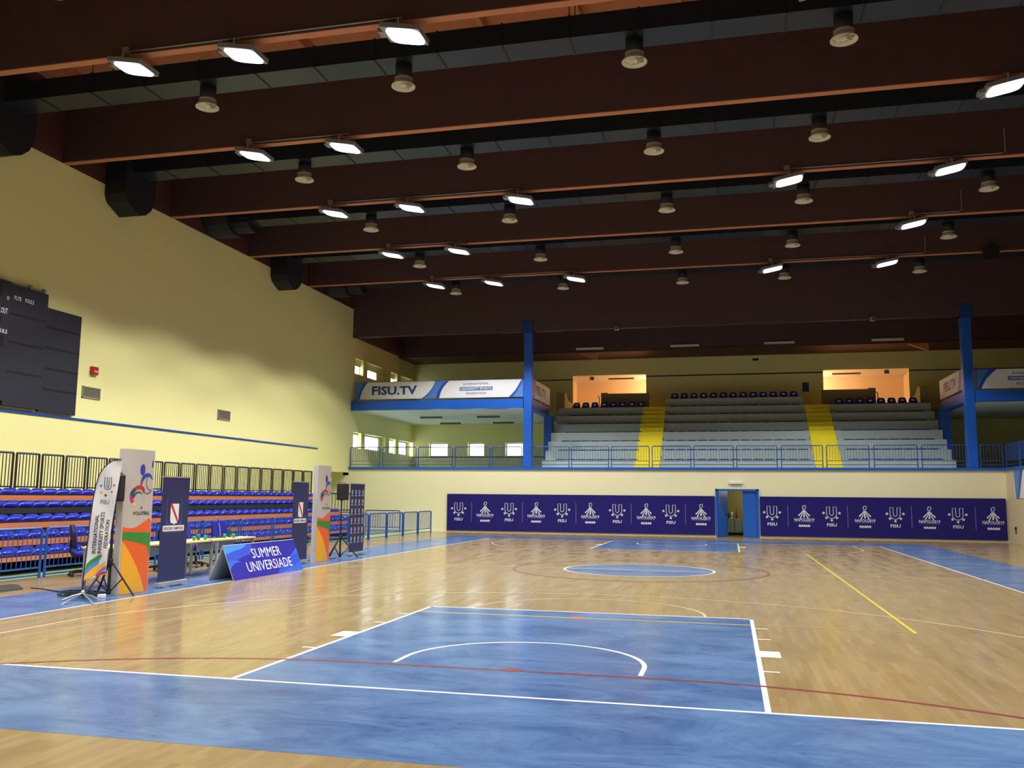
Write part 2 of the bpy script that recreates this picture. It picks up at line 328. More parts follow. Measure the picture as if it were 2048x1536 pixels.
struct(MB().box(XL-.05, XR-.02, YF-.07, YF+.25, 2.99, 3.10, M['blue']).box(XR-.07, XR+.25, YN, YF+.25, 2.99, 3.10, M['blue']).build('trim_2'))
struct(MB().box(XL, 18, YF+.3, YB+.3, 2.7, 3.0, M['concrete']).box(XR+.3, 18, YN, YF+.3, 2.7, 3.0, M['concrete']).build('floor_gallery'))
wb = MB()
BACKWIN = [(-15.27, -14.1, 4.03, 4.84), (-12.85, -11.85, 4.03, 4.84), (-10.55, -9.5, 4.03, 4.84)]
OPEN = [(-6.54, -2.33, 6.5, 8.70), (7.24, 11.57, 6.5, 8.70)]
holes(wb, XL, 18, 2.7, 9.7, BACKWIN+OPEN, lambda a, b, c, d: wb.box(a, b, YB, YB+.3, c, d, WY), None)
struct(wb.build('wall_back'))
struct(MB().box(XR, XR+.3, YN, YF+.3, 0, 2.99, M['beige']).build('wall_right'))
struct(MB().box(18, 18.3, YN, YB+.3, 2.7, 13.6, M['tan']).build('wall_gallery'))
struct(MB().box(-17.9, 18.3, YN-.3, YN, 0, 13.6, M['tan']).build('wall_near'))
cl = MB(); cl.box(XL-.3, 18.3, YN-.3, 33.75, 13.3, 13.5, M['deck'])
for k in range(15):
    x = -15.2+2.35*k
    if x < 17.5: cl.box(x-.07, x+.07, YN, 33.4, 12.98, 13.3, M['deck'])
cl.box(XL-.3, XL, YN, 33.75, 11.13, 13.3, M['clad'])
cl.box(XL-.3, 18.3, 33.75, 40.0, 11.1, 11.3, M['deck']); cl.box(XL-.3, XL+.3, 33.75, YB, 9.7, 11.1, M['clad']); cl.box(XL-.3, 18.3, 40.0, YB+.6, 9.62, 11.3, M['clad'])
cl.box(XL+.0, 18.0, 33.75, 33.8, 11.1, 13.5, M['clad'])
struct(cl.build('ceiling'))
# rooms behind the openings
rm = MB()
for (x0, x1) in ((-6.54, -2.33), (7.24, 11.57)):
    a, b = x0-(.3 if x0 < 0 else 1.6), x1+(1.6 if x0 < 0 else .3)
    rm.box(a, b, 45.9, 46.1, 6.3, 8.9, M['corr']); rm.box(a-.2, a, YB+.3, 46.1, 6.3, 8.9, M['corr']); rm.box(b, b+.2, YB+.3, 46.1, 6.3, 8.9, M['corr'])
    rm.box(a-.2, b+.2, YB+.3, 46.1, 8.7, 8.9, M['white']); rm.box(a-.2, b+.2, YB+.3, 46.1, 6.3, 6.5, M['corr'])
    rm.box(a, x0, YB+.28, YB+.3, 6.5, 8.7, M['corr']); rm.box(x1, b, YB+.28, YB+.3, 6.5, 8.7, M['corr'])
struct(rm.build('wall_corridor'))
sr = MB(); sr.box(.6, .8, YF+.3, 37, 0, 2.6, M['olive']); sr.box(4.4, 4.6, YF+.3, 37, 0, 2.6, M['olive']); sr.box(.6, 4.6, 37, 37.2, 0, 2.6, M['olive']); sr.box(.6, 4.6, YF+.3, 37.2, 2.5, 2.69, M['olive'])
struct(sr.build('wall_store'))
# windows
def win(n, o, axis, a0, a1, z0, z1, p, tilt=0):
    fr = MB(); t = .06
    def bx(a, b, c, d, q0, q1, m, mb): mb.box(a, b, q0, q1, c, d, m) if axis == 'y' else mb.box(q0, q1, a, b, c, d, m)
    for (a, b, c, d) in ((a0, a0+t, z0, z1), (a1-t, a1, z0, z1), (a0, a1, z0, z0+t), (a0, a1, z1-t, z1)): bx(a, b, c, d, p-.03, p+.03, M['frame'], fr)
    f = fr.build('window_%d' % n); struct(f)
    pn = MB(); bx(a0+t, a1-t, z0+t, z1-t, p-.004, p+.004, M['pane'], pn); pn.build('pane', f)
k = 1
for (a, b, c, d) in SIDEWIN: win(k, None, 'x', a, b, c, d, XL-.25); k += 1
for (a, b, c, d) in BACKWIN: win(k, None, 'y', a, b, c, d, YB+.22); k += 1

# ================================================================ ROOF
BEAMS = [2.9, 8.0, 13.1, 18.2, 23.35, 28.5]
WH = ['', 'nearest', 'second nearest', 'third nearest', 'fourth nearest', 'fifth nearest', 'farthest']
for i, y in enumerate(BEAMS):
    if i == 0: lb = 'deep red-brown laminated roof beam overhead, before the nearest row of floodlights in view'
    else: lb = 'red-brown laminated roof beam carrying the %s row of floodlights in view' % ['', 'nearest', 'second', 'third', 'fourth', 'fifth and farthest'][i]
    b = empty('roof_beam', (0, y, 11.13), lb, 'beam', 'roof beams across the hall')
    MB().box(XL+.02, 17.98, -.1, .1, .02, 2.17, M['beam']).build('beam_body', b); o = MB().box(XL+.02, 17.98, -.1, .1, 0, .02, M['deck']).build('lit_underside', b); o['label'] = 'lighter orange beam underside with bounced light in its colour'  # thin strip in lighter wood: floor-bounce light put into the underside colour
tag(MB().box(XL+.02, 18, 33.46, 33.74, 9.66, 13.3, M['beam']).build('roof_beam'), 'deepest red-brown beam resting on the two blue gallery columns', 'beam', 'roof beams across the hall')
gb = empty('gallery_beam', (0, 39.88, 9.72), 'dark brown beam over the far terrace carrying four white battens', 'beam')
MB().box(XL+.02, 18, -.1, .1, 0, 1.38, M['beam']).build('beam', gb)
b2 = MB(); b2.box(-8.9, -5.7, -5.2, -4.95, .15, .42, M['deck']); b2.tube([(-7.17, -5.1, .2), (-7.17, -5.1, 1.2)], .12, M['deck'], 4); b2.build('corbel', gb)
brc = MB()
for x in (-6.0, 10.9): brc.prism([(0, 0), (1.2, 0), (1.2, -.5)], lambda u, v, d, x=x: (x+u, d, v), .3, .6, M['deck'])
brc.build('bracket', gb)

FX = [-10.25, -7.6, -4.0, 4.0, 8.3]
def lampname(i, r): return ['leftmost', 'second from left', 'third from left', 'fourth from left', 'rightmost'][i]
ROWS = [(2.9, [0, 1, 2, 3, 4]), (8.0, [0, 1, 2, 3]), (13.1, [0, 1, 4]), (18.2, [0, 1, 2, 3, 4]), (23.35, [0, 1, 4]), (28.5, [0, 1, 2, 3, 4]), (-2.2, [1, 2, 3, 4]), (-7.3, [1, 3])]  # last two rows are out of view, added to brighten the near floor
ROWN = {2.9: 'overhead, before the nearest row in view', 8.0: 'nearest', 13.1: 'second', 18.2: 'third', 23.35: 'fourth', 28.5: 'fifth and farthest'}
hb = MB(); hb.obox((0, 0, .06), (.42, 0, 0), (0, .32, 0), (0, 0, .05), M['silver']); 
for q in range(7): hb.obox((-.27+.09*q, 0, .13), (.008, 0, 0), (0, .2, 0), (0, 0, .03), M['silver'])
hb.obox((-.47, 0, .04), (.07, 0, 0), (0, .12, 0), (0, 0, .04), M['silver'])
lm_ = MB(); lm_.prism([(.37*math.copysign(abs(math.cos(a))**.5, math.cos(a)), .3*math.copysign(abs(math.sin(a))**.5, math.sin(a))) for a in [2*pi*q/28 for q in range(28)]], lambda u, v, d: (u+.03, v, d), -.012, .01, M['lens'])
lbk = MB(); lbk.tube([(0, -.33, .06), (0, -.35, .2), (0, -.15, .3), (0, .15, .3), (0, .35, .2), (0, .33, .06)], .018, M['silver'], 6)
lproto = {}
def tiltmat(sgn): return Matrix.Rotation(sgn*R(11), 4, 'Y')
SPD = bpy.data.lights.new('floodlight_beam', 'SPOT'); SPD.energy = SPOT_W; SPD.spot_size = R(125); SPD.spot_blend = .22; SPD.shadow_soft_size = .25; SPD.color = (1, 1, .97)
for (y, ids) in ROWS:
    for i in ids:
        sg = 1 if FX[i] < -1 else -1
        vis = y > 5
        if y in ROWN and vis:
            lb = 'lit square floodlight, %s in the %s ceiling row' % (lampname(ids.index(i) if len(ids) == 5 else i, 0) if len(ids) == 5 else ({0: 'leftmost', 1: 'second from left', 2: 'third from left', 3: 'fourth from left', 4: 'rightmost'}[i]), ROWN[y])
        else: lb = 'lit floodlight over the near floor, row %s, %s' % ({2.9: 'just overhead', -2.2: 'added behind the overhead row', -7.3: 'added nearest the rear wall'}[y], lampname(i, 0))
        z = 10.86
        root = empty('floodlight', (FX[i], y, z), lb, 'lamp', 'ceiling floodlights')
        if sg not in lproto:
            h = hb.build('housing', root); le = lm_.build('lens', root); br_ = lbk.build('bracket', root)
            h.matrix_local = tiltmat(sg); le.matrix_local = tiltmat(sg)
            lproto[sg] = (h, le, br_)
        else:
            for o in lproto[sg]:
                c = o.copy(); COL.objects.link(c); c.parent = root
        L = bpy.data.objects.new('floodlight_beam', SPD); COL.objects.link(L); L.parent = root; L.location = (0, 0, -.06)
        L.rotation_euler = (0, sg*R(-1.5), 0)
# conduits under the beams
def conduit(y, x0, x1, lb, hook=False):
    m = MB(); pts = [(x0, y-.125, 11.2), (x1, y-.125, 11.2)]
    if hook: pts += [(x1+.1, y-.125, 11.24), (x1+.1, y-.125, 11.9)]
    m.tube(pts, .018, M['silver'], 6)
    for x in (x0+.05,): m.box(x-.08, x+.08, y-.16, y-.102, 11.16, 11.3, M['silver'])
    tag(m.build('cable_conduit'), lb, 'conduit', 'conduits along the roof beams')
for y, a in ((8.0, (-10.4, -4.0)), (13.1, (-10.4, -7.4)), (18.2, (-10.4, -4.0)), (23.35, (-10.4, -7.4)), (28.5, (-10.4, -4.0))): conduit(y, *a, 'thin grey conduit linking the left floodlights of the %s ceiling row' % ROWN[y])
for y, a in ((18.2, (3.9, 9.6)), (23.35, (8.2, 9.7)), (28.5, (3.9, 9.6))): conduit(y, *a, 'thin grey conduit linking the right floodlights of the %s ceiling row' % ROWN[y], True)

# ducts + diffusers
DUCTS = [5.3, 10.4, 15.5, 20.6, 25.7, 30.7]
DN = ['overhead, before the nearest beam in view', 'behind the nearest row of floodlights', 'behind the second row of floodlights', 'behind the third row of floodlights', 'behind the fourth row of floodlights', 'behind the farthest row of floodlights']
for i, y in enumerate(DUCTS):
    d = empty('air_duct', (0, y, 11.55), 'long dark rectangular air duct '+DN[i], 'duct', 'air ducts between the roof beams')
    db = MB(); db.box(-15.6, 17.9, -.38, .38, 0, .5, M['duct'])
    for k in range(22): db.box(-14.5+1.5*k-.02, -14.5+1.5*k+.02, -.395, .395, -.015, .515, M['ductblack'])
    db.build('duct_body', d)
    for k in range(8):
        hg = MB(); x = -13+4*k; hg.tube([(x, -.36, 1.74), (x, -.36, .52), (x, .36, .52), (x, .36, 1.74)], .012, M['black'], 5); hg.build('hanger', d)
    if i == 0: continue
    eb = MB(); deep = i in (1, 2, 4)
    if deep:
        pr = [(-.72, 1.0), (-.72, -.75), (-.6, -.98), (-.3, -1.12), (.0, -1.25), (.3, -1.14), (.55, -.92), (.7, -.6), (.72, -.2), (.72, 1.0)]
        eb.prism(pr, lambda u, v, t: (t, u, v), -16.28, -15.55, M['ductblack'])
    else:
        pr = [(-.75, .9), (-.75, .1), (-.6, -.15), (-.35, -.32), (0, -.4), (.4, -.36), (.7, -.15), (.8, .1), (.8, .9)]
        eb.prism(pr, lambda u, v, t: (t, u, v), -16.28, -15.3, M['ductblack'])
        eb.prism([(.5*math.cos(a)+.1, .45*math.sin(a)+.15) for a in [2*pi*q/14 for q in range(14)]], lambda u, v, t: (t, u, v), -15.3, -14.6, M['ductblack'])
    eb.build('wall_elbow', d)
DXs = [-9.97, -4.92, .36, 4.62, 9.93]
nk = MB().lathe([(.19, 0), (.19, .5)], (0, 0, .15), M['ductblack'])
bell = MB().lathe([(.2, .16), (.21, .06), (.275, .0), (.275, .02), (.22, .075), (.2, .16)], (0, 0, 0), M['offwhite'], 24)
bell.lathe([(.2, .08), (.205, .21), (.19, .21)], (0, 0, 0), M['offwhite'], 24)
hub = MB().lathe([(0, .02), (.06, .02), (.075, .05), (.06, .09), (0, .09)], (0, 0, 0), M['offwhite'], 16)
for q in range(8):
    a = 2*pi*q/8; ca, sa = math.cos(a), math.sin(a)
    hub.obox((.13*ca, .13*sa, .07), (.07*ca, .07*sa, 0), (-.035*sa, .035*ca, .03), (0, 0, .004), M['offwhite'])
dpro = None
for i, y in enumerate(DUCTS):
    for j, x in enumerate(DXs):
        if i == 0 and j: continue
        if i == 0: lb = 'off-white round air diffuser cut by the top left edge of the picture'
        else: lb = 'off-white round air diffuser, %s along the duct %s' % (['leftmost', 'second from left', 'middle one', 'second from right', 'rightmost'][j], DN[i])
        loc = (x, y-(.0 if i else 0), 11.02)
        if dpro is None:
            dpro = empty('air_diffuser', loc, lb, 'diffuser', 'round diffusers under the ducts')
            nk.build('neck', dpro, True); bell.build('bell_ring', dpro, True); hub.build('swirl_vanes', dpro)
        else: dup(dpro, loc, lb)

# ================================================================ FAR GALLERY
for x, nm in ((-7.17, 'left'), (12.24, 'right')):
    c = empty('column', (x, YF+.2, 3.1), 'tall blue steel column on the far gallery edge, %s of the two' % nm, 'column')
    MB().box(-.2, .2, -.18, .2, 0, 6.56, M['blue']).build('shaft', c, bevel=.02)
    MB().box(-.26, -.06, -.3, .3, 6.5, 7.06, M['dblue']).box(-.02, .02, -.3, .3, 6.5, 7.04, M['dblue']).box(.06, .26, -.3, .3, 6.5, 7.06, M['dblue']).box(-.26, .26, -.29, -.27, 6.5, 7.0, M['dblue']).box(-.26, .26, -.28, .3, 6.46, 6.56, M['dblue']).build('beam_shoe', c)
for x, nm in ((-6.99, 'left'), (12.14, 'right')):
    tag(MB().box(x-.22, x+.22, 37.6, 38.1, 3.0, 5.94, M['blue']).build('column'), 'short blue column under the back of the %s balcony beside the terrace' % nm, 'column')
def fisu(mb, fn, W, H, full=True):
    poly(mb, [(0, 0), (W, 0), (W, H), (0, H)], fn, M['vinylw'], .001)
    def rib(b0, b1, t0, t1):
        lo, hi = bez((b0*W, 0), ((b0+(t0-b0)*.75)*W, H*.35), (t0*W, H)), bez((b1*W, 0), ((b1+(t1-b1)*.15)*W, H*.6), (t1*W, H))
        strip(mb, lo, hi, fn, M['ribbon'], .003)
        strip(mb, [(u+(.0*W), v) for u, v in lo], [(u+min(.012*W, .2)*(1-v/H)+.05*W*(v/H)*0, v) for u, v in lo], fn, M['ribbond'], .004)
        strip(mb, [(u-.02*W, v) for u, v in hi], hi, fn, M['ribbond'], .004)
    return rib
for nm, x0, x1 in (('left', XL, -7.4), ('right', 12.46, 18.0)):
    d = empty('balcony', ((x0+x1)/2, YF, 5.94), 'upper %s balcony with blue edge beam over the far gallery' % nm, 'balcony'); h = (x1-x0)/2
    MB().box(-h, h, .03, .33, 0, .46, M['blue']).build('edge_beam', d)
    MB().box(-h, h, .33, 9.19, .0, .44, M['soffit']).build('slab', d)
    sx = 1 if nm == 'left' else -1
    MB().box(*sorted((sx*h, sx*(h+.38))), .45, 4.6, .0, .46, M['blue']).build('side_beam', d)
    W, H = (8.74, .86) if nm == 'left' else (5.4, .83); ox = -h+.15 if nm == 'left' else -h+.12
    rl = MB()
    n = 5 if nm == 'left' else 4
    for q in range(n+1):
        px = ox+W*q/n; rl.tube([(px, .2, .46), (px, .2, 1.42)], .025, M['railblue'], 6)
    rl.tube([(ox, .2, 1.42), (ox+W, .2, 1.42)], .025, M['railblue'], 6); rl.build('guard_rail', d)
    zb = .56 if nm == 'left' else .55
    bn = MB(); fn = lambda u, v, o, ox=ox, zb=zb: (ox+u, .15-o, zb+v+(.02*math.sin(u*2.1)*v))
    bn.prism([(0, 0), (W, 0), (W, H), (0, H)], lambda u, v, t: fn(u, v, t), -.012, 0, M['vinylw'])
    rib = fisu(bn, fn, W, H)
    if nm == 'left':
        poly(bn, [(0, 0), (.03*W, 0), (.045*W, H*.5), (.075*W, H), (0, H)], fn, M['ribbon']); strip(bn, bez((.0*W+.15, 0), (.03*W, H*.5), (.055*W, H)), bez((.03*W, 0), (.04*W, H*.6), (.08*W, H)), fn, M['ribbond'], .004)
        rib(.407, .513, .488, .57)
        poly(bn, [(.917*W, 0), (W, 0), (W, H), (.99*W, H), (.955*W, H*.4)], fn, M['ribbon']); strip(bn, bez((.917*W, 0), (.955*W, H*.3), (.99*W, H)), bez((.94*W, 0), (.965*W, H*.25), (1.0*W, H)), fn, M['ribbond'], .004)
        text(bn, 'FISU.TV', fn, .242*W, H*.5, .275*W, H*.52, M['ink'], .035, .006)
        cu, s = .728*W, 1.0
    else:
        poly(bn, [(0, 0), (.03*W, 0), (.07*W, H*.5), (.15*W, H), (0, H)], fn, M['ribbon']); strip(bn, bez((.0*W, 0), (.04*W, H*.5), (.09*W, H)), bez((.03*W, 0), (.05*W, H*.6), (.15*W, H)), fn, M['ribbond'], .004)
        cu = 1.05+1.0
    text(bn, 'INTERNATIONAL', fn, cu, H*.78, 1.3, H*.13, M['ink'], .01, .006)
    poly(bn, [(cu-.84, H*.4), (cu+.84, H*.4), (cu+.84, H*.62), (cu-.84, H*.62)], fn, M['inkbox'], .005)
    text(bn, 'UNIVERSITY SPORTS', fn, cu, H*.51, 1.58, H*.14, M['printw'], .02, .008)
    text(bn, 'FEDERATION', fn, cu, H*.24, 1.02, H*.13, M['ink'], .01, .006)
    tag(bn.build('vinyl_banner', loc=d.location), 'long white vinyl banner with blue ribbons hung on the front of the %s balcony' % nm, 'banner')
    # banner along the side of the balcony
    sb = MB(); X0 = (h+.4) if sx > 0 else -(h+.4)
    if sx > 0: f2 = lambda u, v, o: (X0+o, .35+u, .46+.1+v)
    else: f2 = lambda u, v, o: (X0-o, .35+4.3-u, .46+.1+v)
    sb.prism([(0, 0), (4.3, 0), (4.3, .9), (0, .9)], f2, -.012, 0, M['vinylw'])
    text(sb, 'FISU.TV', f2, 2.0, .45, 2.3, .46, M['ink'], .035, .006)
    a = 3.5 if sx < 0 else 0
    poly(sb, [(a, 0), (a+.5, 0), (a+.8, .9), (a+.3, .9)], f2, M['ribbon'], .004)
    tag(sb.build('vinyl_banner', loc=d.location), 'white vinyl banner with blue lettering hung on the inner side of the %s balcony' % nm, 'banner')
    sr_ = MB()
    for q in range(4): yy = .4+4.2*q/3; sr_.tube([(X0-sx*.05, yy, .46), (X0-sx*.05, yy, 1.42)], .025, M['railblue'], 6)
    sr_.tube([(X0-sx*.05, .4, 1.42), (X0-sx*.05, 4.6, 1.42)], .025, M['railblue'], 6); sr_.build('side_rail', d)
# terrace
tr = empty('terrace', (2.6, 35, 3.0), 'grey stepped concrete terrace with two yellow stairways in the far gallery', 'grandstand'); TX = 2.6
def steps(mb, x0, x1, n, rise, dep, y0, m, back):
    for k in range(n): mb.box(x0-TX, x1-TX, y0+dep*k, back, rise*k if k else .001, rise*(k+1), m)
for nm, x0, x1, n in (('left_block', -6.75, -2.22, 7), ('middle_block', -1.04, 5.98, 8), ('right_block', 7.14, 11.9, 7)):
    b = MB(); steps(b, x0, x1, n, .5, .75, 0, M['concrete'], 7.68); b.build('seating_block', tr)
for x0, x1 in ((-2.22, -1.04), (5.98, 7.14)):
    b = MB(); steps(b, x0, x1, 14, .25, .375, -.37, M['stair'], 7.68); s = b.build('stairway', tr); s['label'] = 'yellow painted stairway'
def tseat(mb, back):
    n = 6
    prof = [(-.18, 0), (-.19, .045), (-.15, .06), (0, .045), (.14, .055), (.19, .07), (.2, 0)]
    vs_ = []; fs = []
    for i in range(n+1):
        t = -1+2*i/n; e = 1-abs(t)**4*.12
        for (y, z) in prof: vs_.append((t*.235, y*e, z*(1-abs(t)**6*.3)))
    k = len(prof)
    for i in range(n):
        for j in range(k-1): fs.append((i*k+j, i*k+j+1, (i+1)*k+j+1, (i+1)*k+j))
        fs.append((i*k+k-1, i*k, (i+1)*k, (i+1)*k+k-1))
    fs += [tuple(range(k)), tuple(n*k+j for j in range(k))[::-1]]
    mb.add(vs_, fs, M['seatd'])
sm_flat = MB(); tseat(sm_flat, False)
bk = MB()
bp = [(-.21, .03), (.21, .03), (.2, .16), (.16, .3), (.12, .335), (-.12, .335), (-.16, .3), (-.2, .16)]
bk.prism(bp, lambda u, v, d: (u, .14+.12*(v-.03)+.25*u*u*-1+d, v), 0, .02, M['seatd'])
bp2 = MB().box(-.07, .07, .128, .136, .16, .24, M['vinylw'])  # small white rectangle on each top-row backrest
flat0 = back0 = None
RN = ['bottom', 'second', 'third', 'fourth', 'fifth', 'sixth', 'seventh', 'top']
for nm, xs0, cnt, rows in (('left', -5.85, 8, 7), ('middle', -.62, 13, 8), ('right', 7.68, 8, 7)):
    for r in range(rows):
        top = r == rows-1
        for q in range(cnt):
            x = xs0+.5*q+.0; z = 3.5+.5*r; y = 35+.75*r+.24
            if nm == 'middle': x = xs0+.513*q
            rn = 'top row' if top else RN[r]+' row' if r == 0 else RN[r]+' row up'
            lb = '%s blue seat, %s from left, %s, %s block of far terrace' % ('backed' if top else 'low', ordw(q+1), rn, nm)
            if top:
                if back0 is None:
                    back0 = empty('stadium_chair', (x, y, z), lb, 'seat', 'backed seats along the top of the terrace'); sm_flat.build('seat_shell', back0, True); bk.build('backrest', back0); bp2.build('white_patch', back0)
                else: dup(back0, (x, y, z), lb)
            else:
                if flat0 is None: flat0 = tag(sm_flat.build('stadium_chair', None, True, loc=(x, y, z)), lb, 'seat', 'low seats on the terrace steps')
                else:
                    c = flat0.copy(); COL.objects.link(c); c.location = (x, y, z); c['label'] = lb
# parapets around the two openings
for nm, a, b, x2, x3 in (('left', -4.65, -2.03, -7.05, -6.6), ('right', 6.95, 9.6, 11.6, 11.95)):
    p = MB(); p.box(a, b, 40.95, 41.15, 6.5, 7.42, M['tan'])
    e = a if nm == 'left' else b
    p.box(*sorted((e, e+(.35 if nm == 'left' else -.35))), 40.85, 41.2, 6.5, 7.46, M['tan'])
    tag(p.build('parapet'), 'tan parapet wall in front of the lit %s doorway of the far gallery' % nm, 'parapet')
    q = MB(); q.prism([(40.3, 6.5), (42.7, 6.5), (42.7, 7.1), (41.6, 7.1), (40.9, 7.45), (40.3, 7.45)], lambda u, v, d: (d, u, v), x2, x3, M['tan'])
    tag(q.build('wing_wall'), 'low sloped wing wall at the outer side of the lit %s doorway' % nm, 'wall')
    hx = a-.12 if nm == 'left' else b+.12
    tag(MB().tube([(hx, 41.0, 6.5), (hx, 41.05, 7.2), (hx-.1, 41.3, 7.35)], .025, M['black'], 6).build('handrail'), 'short black handrail at the parapet end of the lit %s doorway' % nm, 'handrail')
    # lamp in the corridor behind (out of sight beside the opening)
    lx = -1.6 if nm == 'left' else 6.5
    lt = empty('corridor_lamp', (lx, 43.6, 8.4), 'warm lamp on the corridor wall behind the lit %s doorway' % nm, 'lamp')
    MB().box(-.1, .1, -.06, .06, -.15, .15, M['white']).build('lamp_body', lt)
    ld = bpy.data.lights.new('corridor_glow', 'POINT'); ld.energy = 185; ld.color = (1, .66, .42); ld.shadow_soft_size = .2
    lo = bpy.data.objects.new('corridor_glow', ld); COL.objects.link(lo); lo.parent = lt; lo.location = (-.0, .5, -.35)
    sx0 = -3.9 if nm == 'left' else 8.6
    tag(MB().box(sx0-.75, sx0+.75, 44.0, 44.15, 8.62, 8.7, M['tubed']).build('ceiling_batten'), 'unlit ceiling batten inside the lit %s doorway' % nm, 'lamp')
    ex = -5.46 if nm == 'left' else 10.5
    e = empty('exit_sign', (ex, 42.85, 8.46), 'small dark green exit sign hanging in the lit %s doorway' % nm, 'sign')
    m = MB(); m.box(-.12, .12, -.02, .02, 0, .18, M['mirror']).build('panel', e)
    pm = MB(); f3 = lambda u, v, o: (u, -.02-o, v); poly(pm, [(-.08, .04), (-.02, .04), (-.02, .13), (-.08, .13)], f3, M['printw']); poly(pm, [(.01, .08), (.09, .08), (.09, .11), (.01, .11)], f3, M['printw']); pm.build('pictogram', e)
    MB().tube([(0, 0, .18), (0, 0, .24)], .01, M['black'], 5).build('hanger', e)
struct(MB().box(-2.33, 7.24, YB-.03, YB, 8.55, 8.61, M['black']).box(XL, -6.54, YB-.03, YB, 8.45, 8.5, M['black']).box(11.57, 18, YB-.03, YB, 8.55, 8.6, M['black']).build('trim_3'))
struct(MB().box(XL, -7.0, YB-.03, YB, 3.98, 4.03, M['black']).build('trim_4'))
tag(MB().box(3.55, 3.87, YB-.05, YB, 9.32, 9.44, M['black']).build('wall_vent'), 'small black vent high on the back wall above the terrace middle', 'vent')
tag(MB().box(6.14, 6.48, YB-.05, YB, 7.54, 8.04, M['dblue']).build('notice_board'), 'small dark blue notice board beside the right lit doorway', 'board')
for q, x in enumerate((-5.1, 0, 4.83, 10.1)):
    tag(MB().box(x-.75, x+.75, 39.6, 39.78, 9.72, 9.82, M['tube']).build('batten_lamp'), 'unlit white batten on the gallery beam, %s' % ['leftmost', 'second from left', 'third from left', 'rightmost'][q], 'lamp', 'battens on the gallery beam')
for q, (x, y) in enumerate(((-13.35, 37.4), (-13.5, 41.3), (-10.17, 37.4), (-10.3, 41.2))):
    tag(MB().box(x-.6, x+.6, y-.09, y+.09, 5.84, 5.94, M['tubed']).build('batten_lamp'), 'unlit batten under the left balcony, %s' % ['front left', 'back left', 'front right', 'back right'][q], 'lamp', 'battens under the left balcony')
for x, nm in ((-2.84, 'left'), (8.45, 'right')):
    tag(MB().box(x-.1, x+.1, 33.2, 33.46, 9.55, 9.7, M['silver']).tube([(x, 33.25, 9.62), (x, 33.05, 9.58)], .05, M['black'], 8).build('camera_box'), 'small grey camera box at the bottom of the deepest beam, on its %s half' % nm, 'camera')
tag(MB().box(11.7, 12.22, 28.1, 28.4, 10.75, 11.25, M['black']).tube([(11.96, 28.25, 11.25), (11.96, 28.25, 11.5)], .03, M['black'], 6).build('loudspeaker'), 'dark box loudspeaker hung on the farthest lamp beam at far right', 'loudspeaker')

# railing panels
def panel(L, H, nb, rf, rb, zl, m, rad=.08, z0=0):
    fr = MB(); a = [(rf, 0, z0), (rf, 0, H-rad)]+[(rf+rad-rad*math.cos(t), 0, H-rad+rad*math.sin(t)) for t in (pi/8, pi/4, 3*pi/8, pi/2)]
    b = [(L-x, y, z) for x, y, z in a[::-1]]
    fr.tube(a+b, rf, m, 6)
    br_ = MB()
    for k in range(nb):
        x = rf+(L-2*rf)*(k+1)/(nb+1); br_.tube([(x, 0, zl[0]), (x, 0, H-rf)], rb, m, 5)
    lr = MB()
    for z in zl: lr.tube([(rf, 0, z), (L-rf, 0, z)], rf*.62, m, 5)
    return fr, br_, lr
protos = {}
def put_panel(key, spec, name, loc, rz, label, cat, group):
    if key not in protos:
        r = empty(name, loc, label, cat, group, rz); fr, br_, lr = panel(*spec)
        fr.build('frame', r); br_.build('bar_infill', r); lr.build('lower_rail', r); protos[key] = r; return r
    return dup(protos[key], loc, label, rz, group)
GP = [(-16.24, -14.60), (-14.53, -12.72), (-12.66, -10.86), (-10.78, -8.99), (-8.92, -7.42), (-6.92, -5.13), (-5.05, -3.26), (-3.17, -1.40), (-1.29, .48), (.59, 2.38), (2.48, 4.29), (4.41, 6.21), (6.32, 8.15), (8.28, 10.09), (10.20, 12.01), (12.5, 13.36)]
for q, (a, b) in enumerate(GP):
    L = round(b-a, 1); 
    if abs(L-1.8) < .06: L = 1.79
    lb = 'blue barred railing panel on the far gallery edge, %s from the left' % ordw(q+1)
    put_panel(('g', L), (L, .98, max(5, int(L/.13)), .024, .0085, (.3, .13), M['railblue'], .06), 'railing_panel', (a, YF+.02, 3.10), 0, lb, 'railing', 'railing panels on the far gallery edge')
for q in range(3):
    put_panel(('g', 1.79), None, 'railing_panel', (XR+.02, YF-.2-1.85*q, 3.10), -pi/2, 'blue barred railing panel on the right gallery edge, %s from the far corner' % ordw(q+1), 'railing', 'railing panels on the right gallery edge')

# ================================================================ LEFT BLEACHERS
BX = [-12.25, -12.8, -13.4, -13.95, -14.5]; BZ = [.40, .715, 1.055, 1.37, 1.66]; BY0, BY1 = 5.0, 26.3
bl = empty('bleachers', (-13.4, 16, 0), 'five-tier retractable bleachers with wooden fronts along the left wall', 'bleachers')
ox, oy = 13.4, -16
for k in range(5):
    x = BX[k]; t = MB(); back = BX[k+1] if k < 4 else -15.5
    t.box(back+ox-.2, x+ox, BY0+oy, BY1+oy, BZ[k]-.04, BZ[k], M['void']); t.build('tier_deck', bl)
    f = MB(); h = .13 if k != 0 else .09
    f.box(x+ox-.0, x+ox+.025, BY0+oy, BY1+oy, BZ[k]-.02-h, BZ[k]-.02, M['orange'] if k != 3 else M['void']); o = f.build('front_board', bl)
    if k == 3: o['label'] = 'black front board'
    MB().box(back+ox-.05, back+ox+.0, BY0+oy, BY1+oy, BZ[k], (BZ[k+1] if k < 4 else 1.7)-.15, M['void']).build('riser', bl)
MB().box(-1.35-.05, -1.35, BY0+oy, BY1+oy, 0, 1.3, M['void']).build('back_panel', bl)  # dark sheet put in for the shaded void under the stand
MB().box(-1.35, 1.1, BY1+oy-.03, BY1+oy, .02, .3, M['void']).build('side_panel', bl)
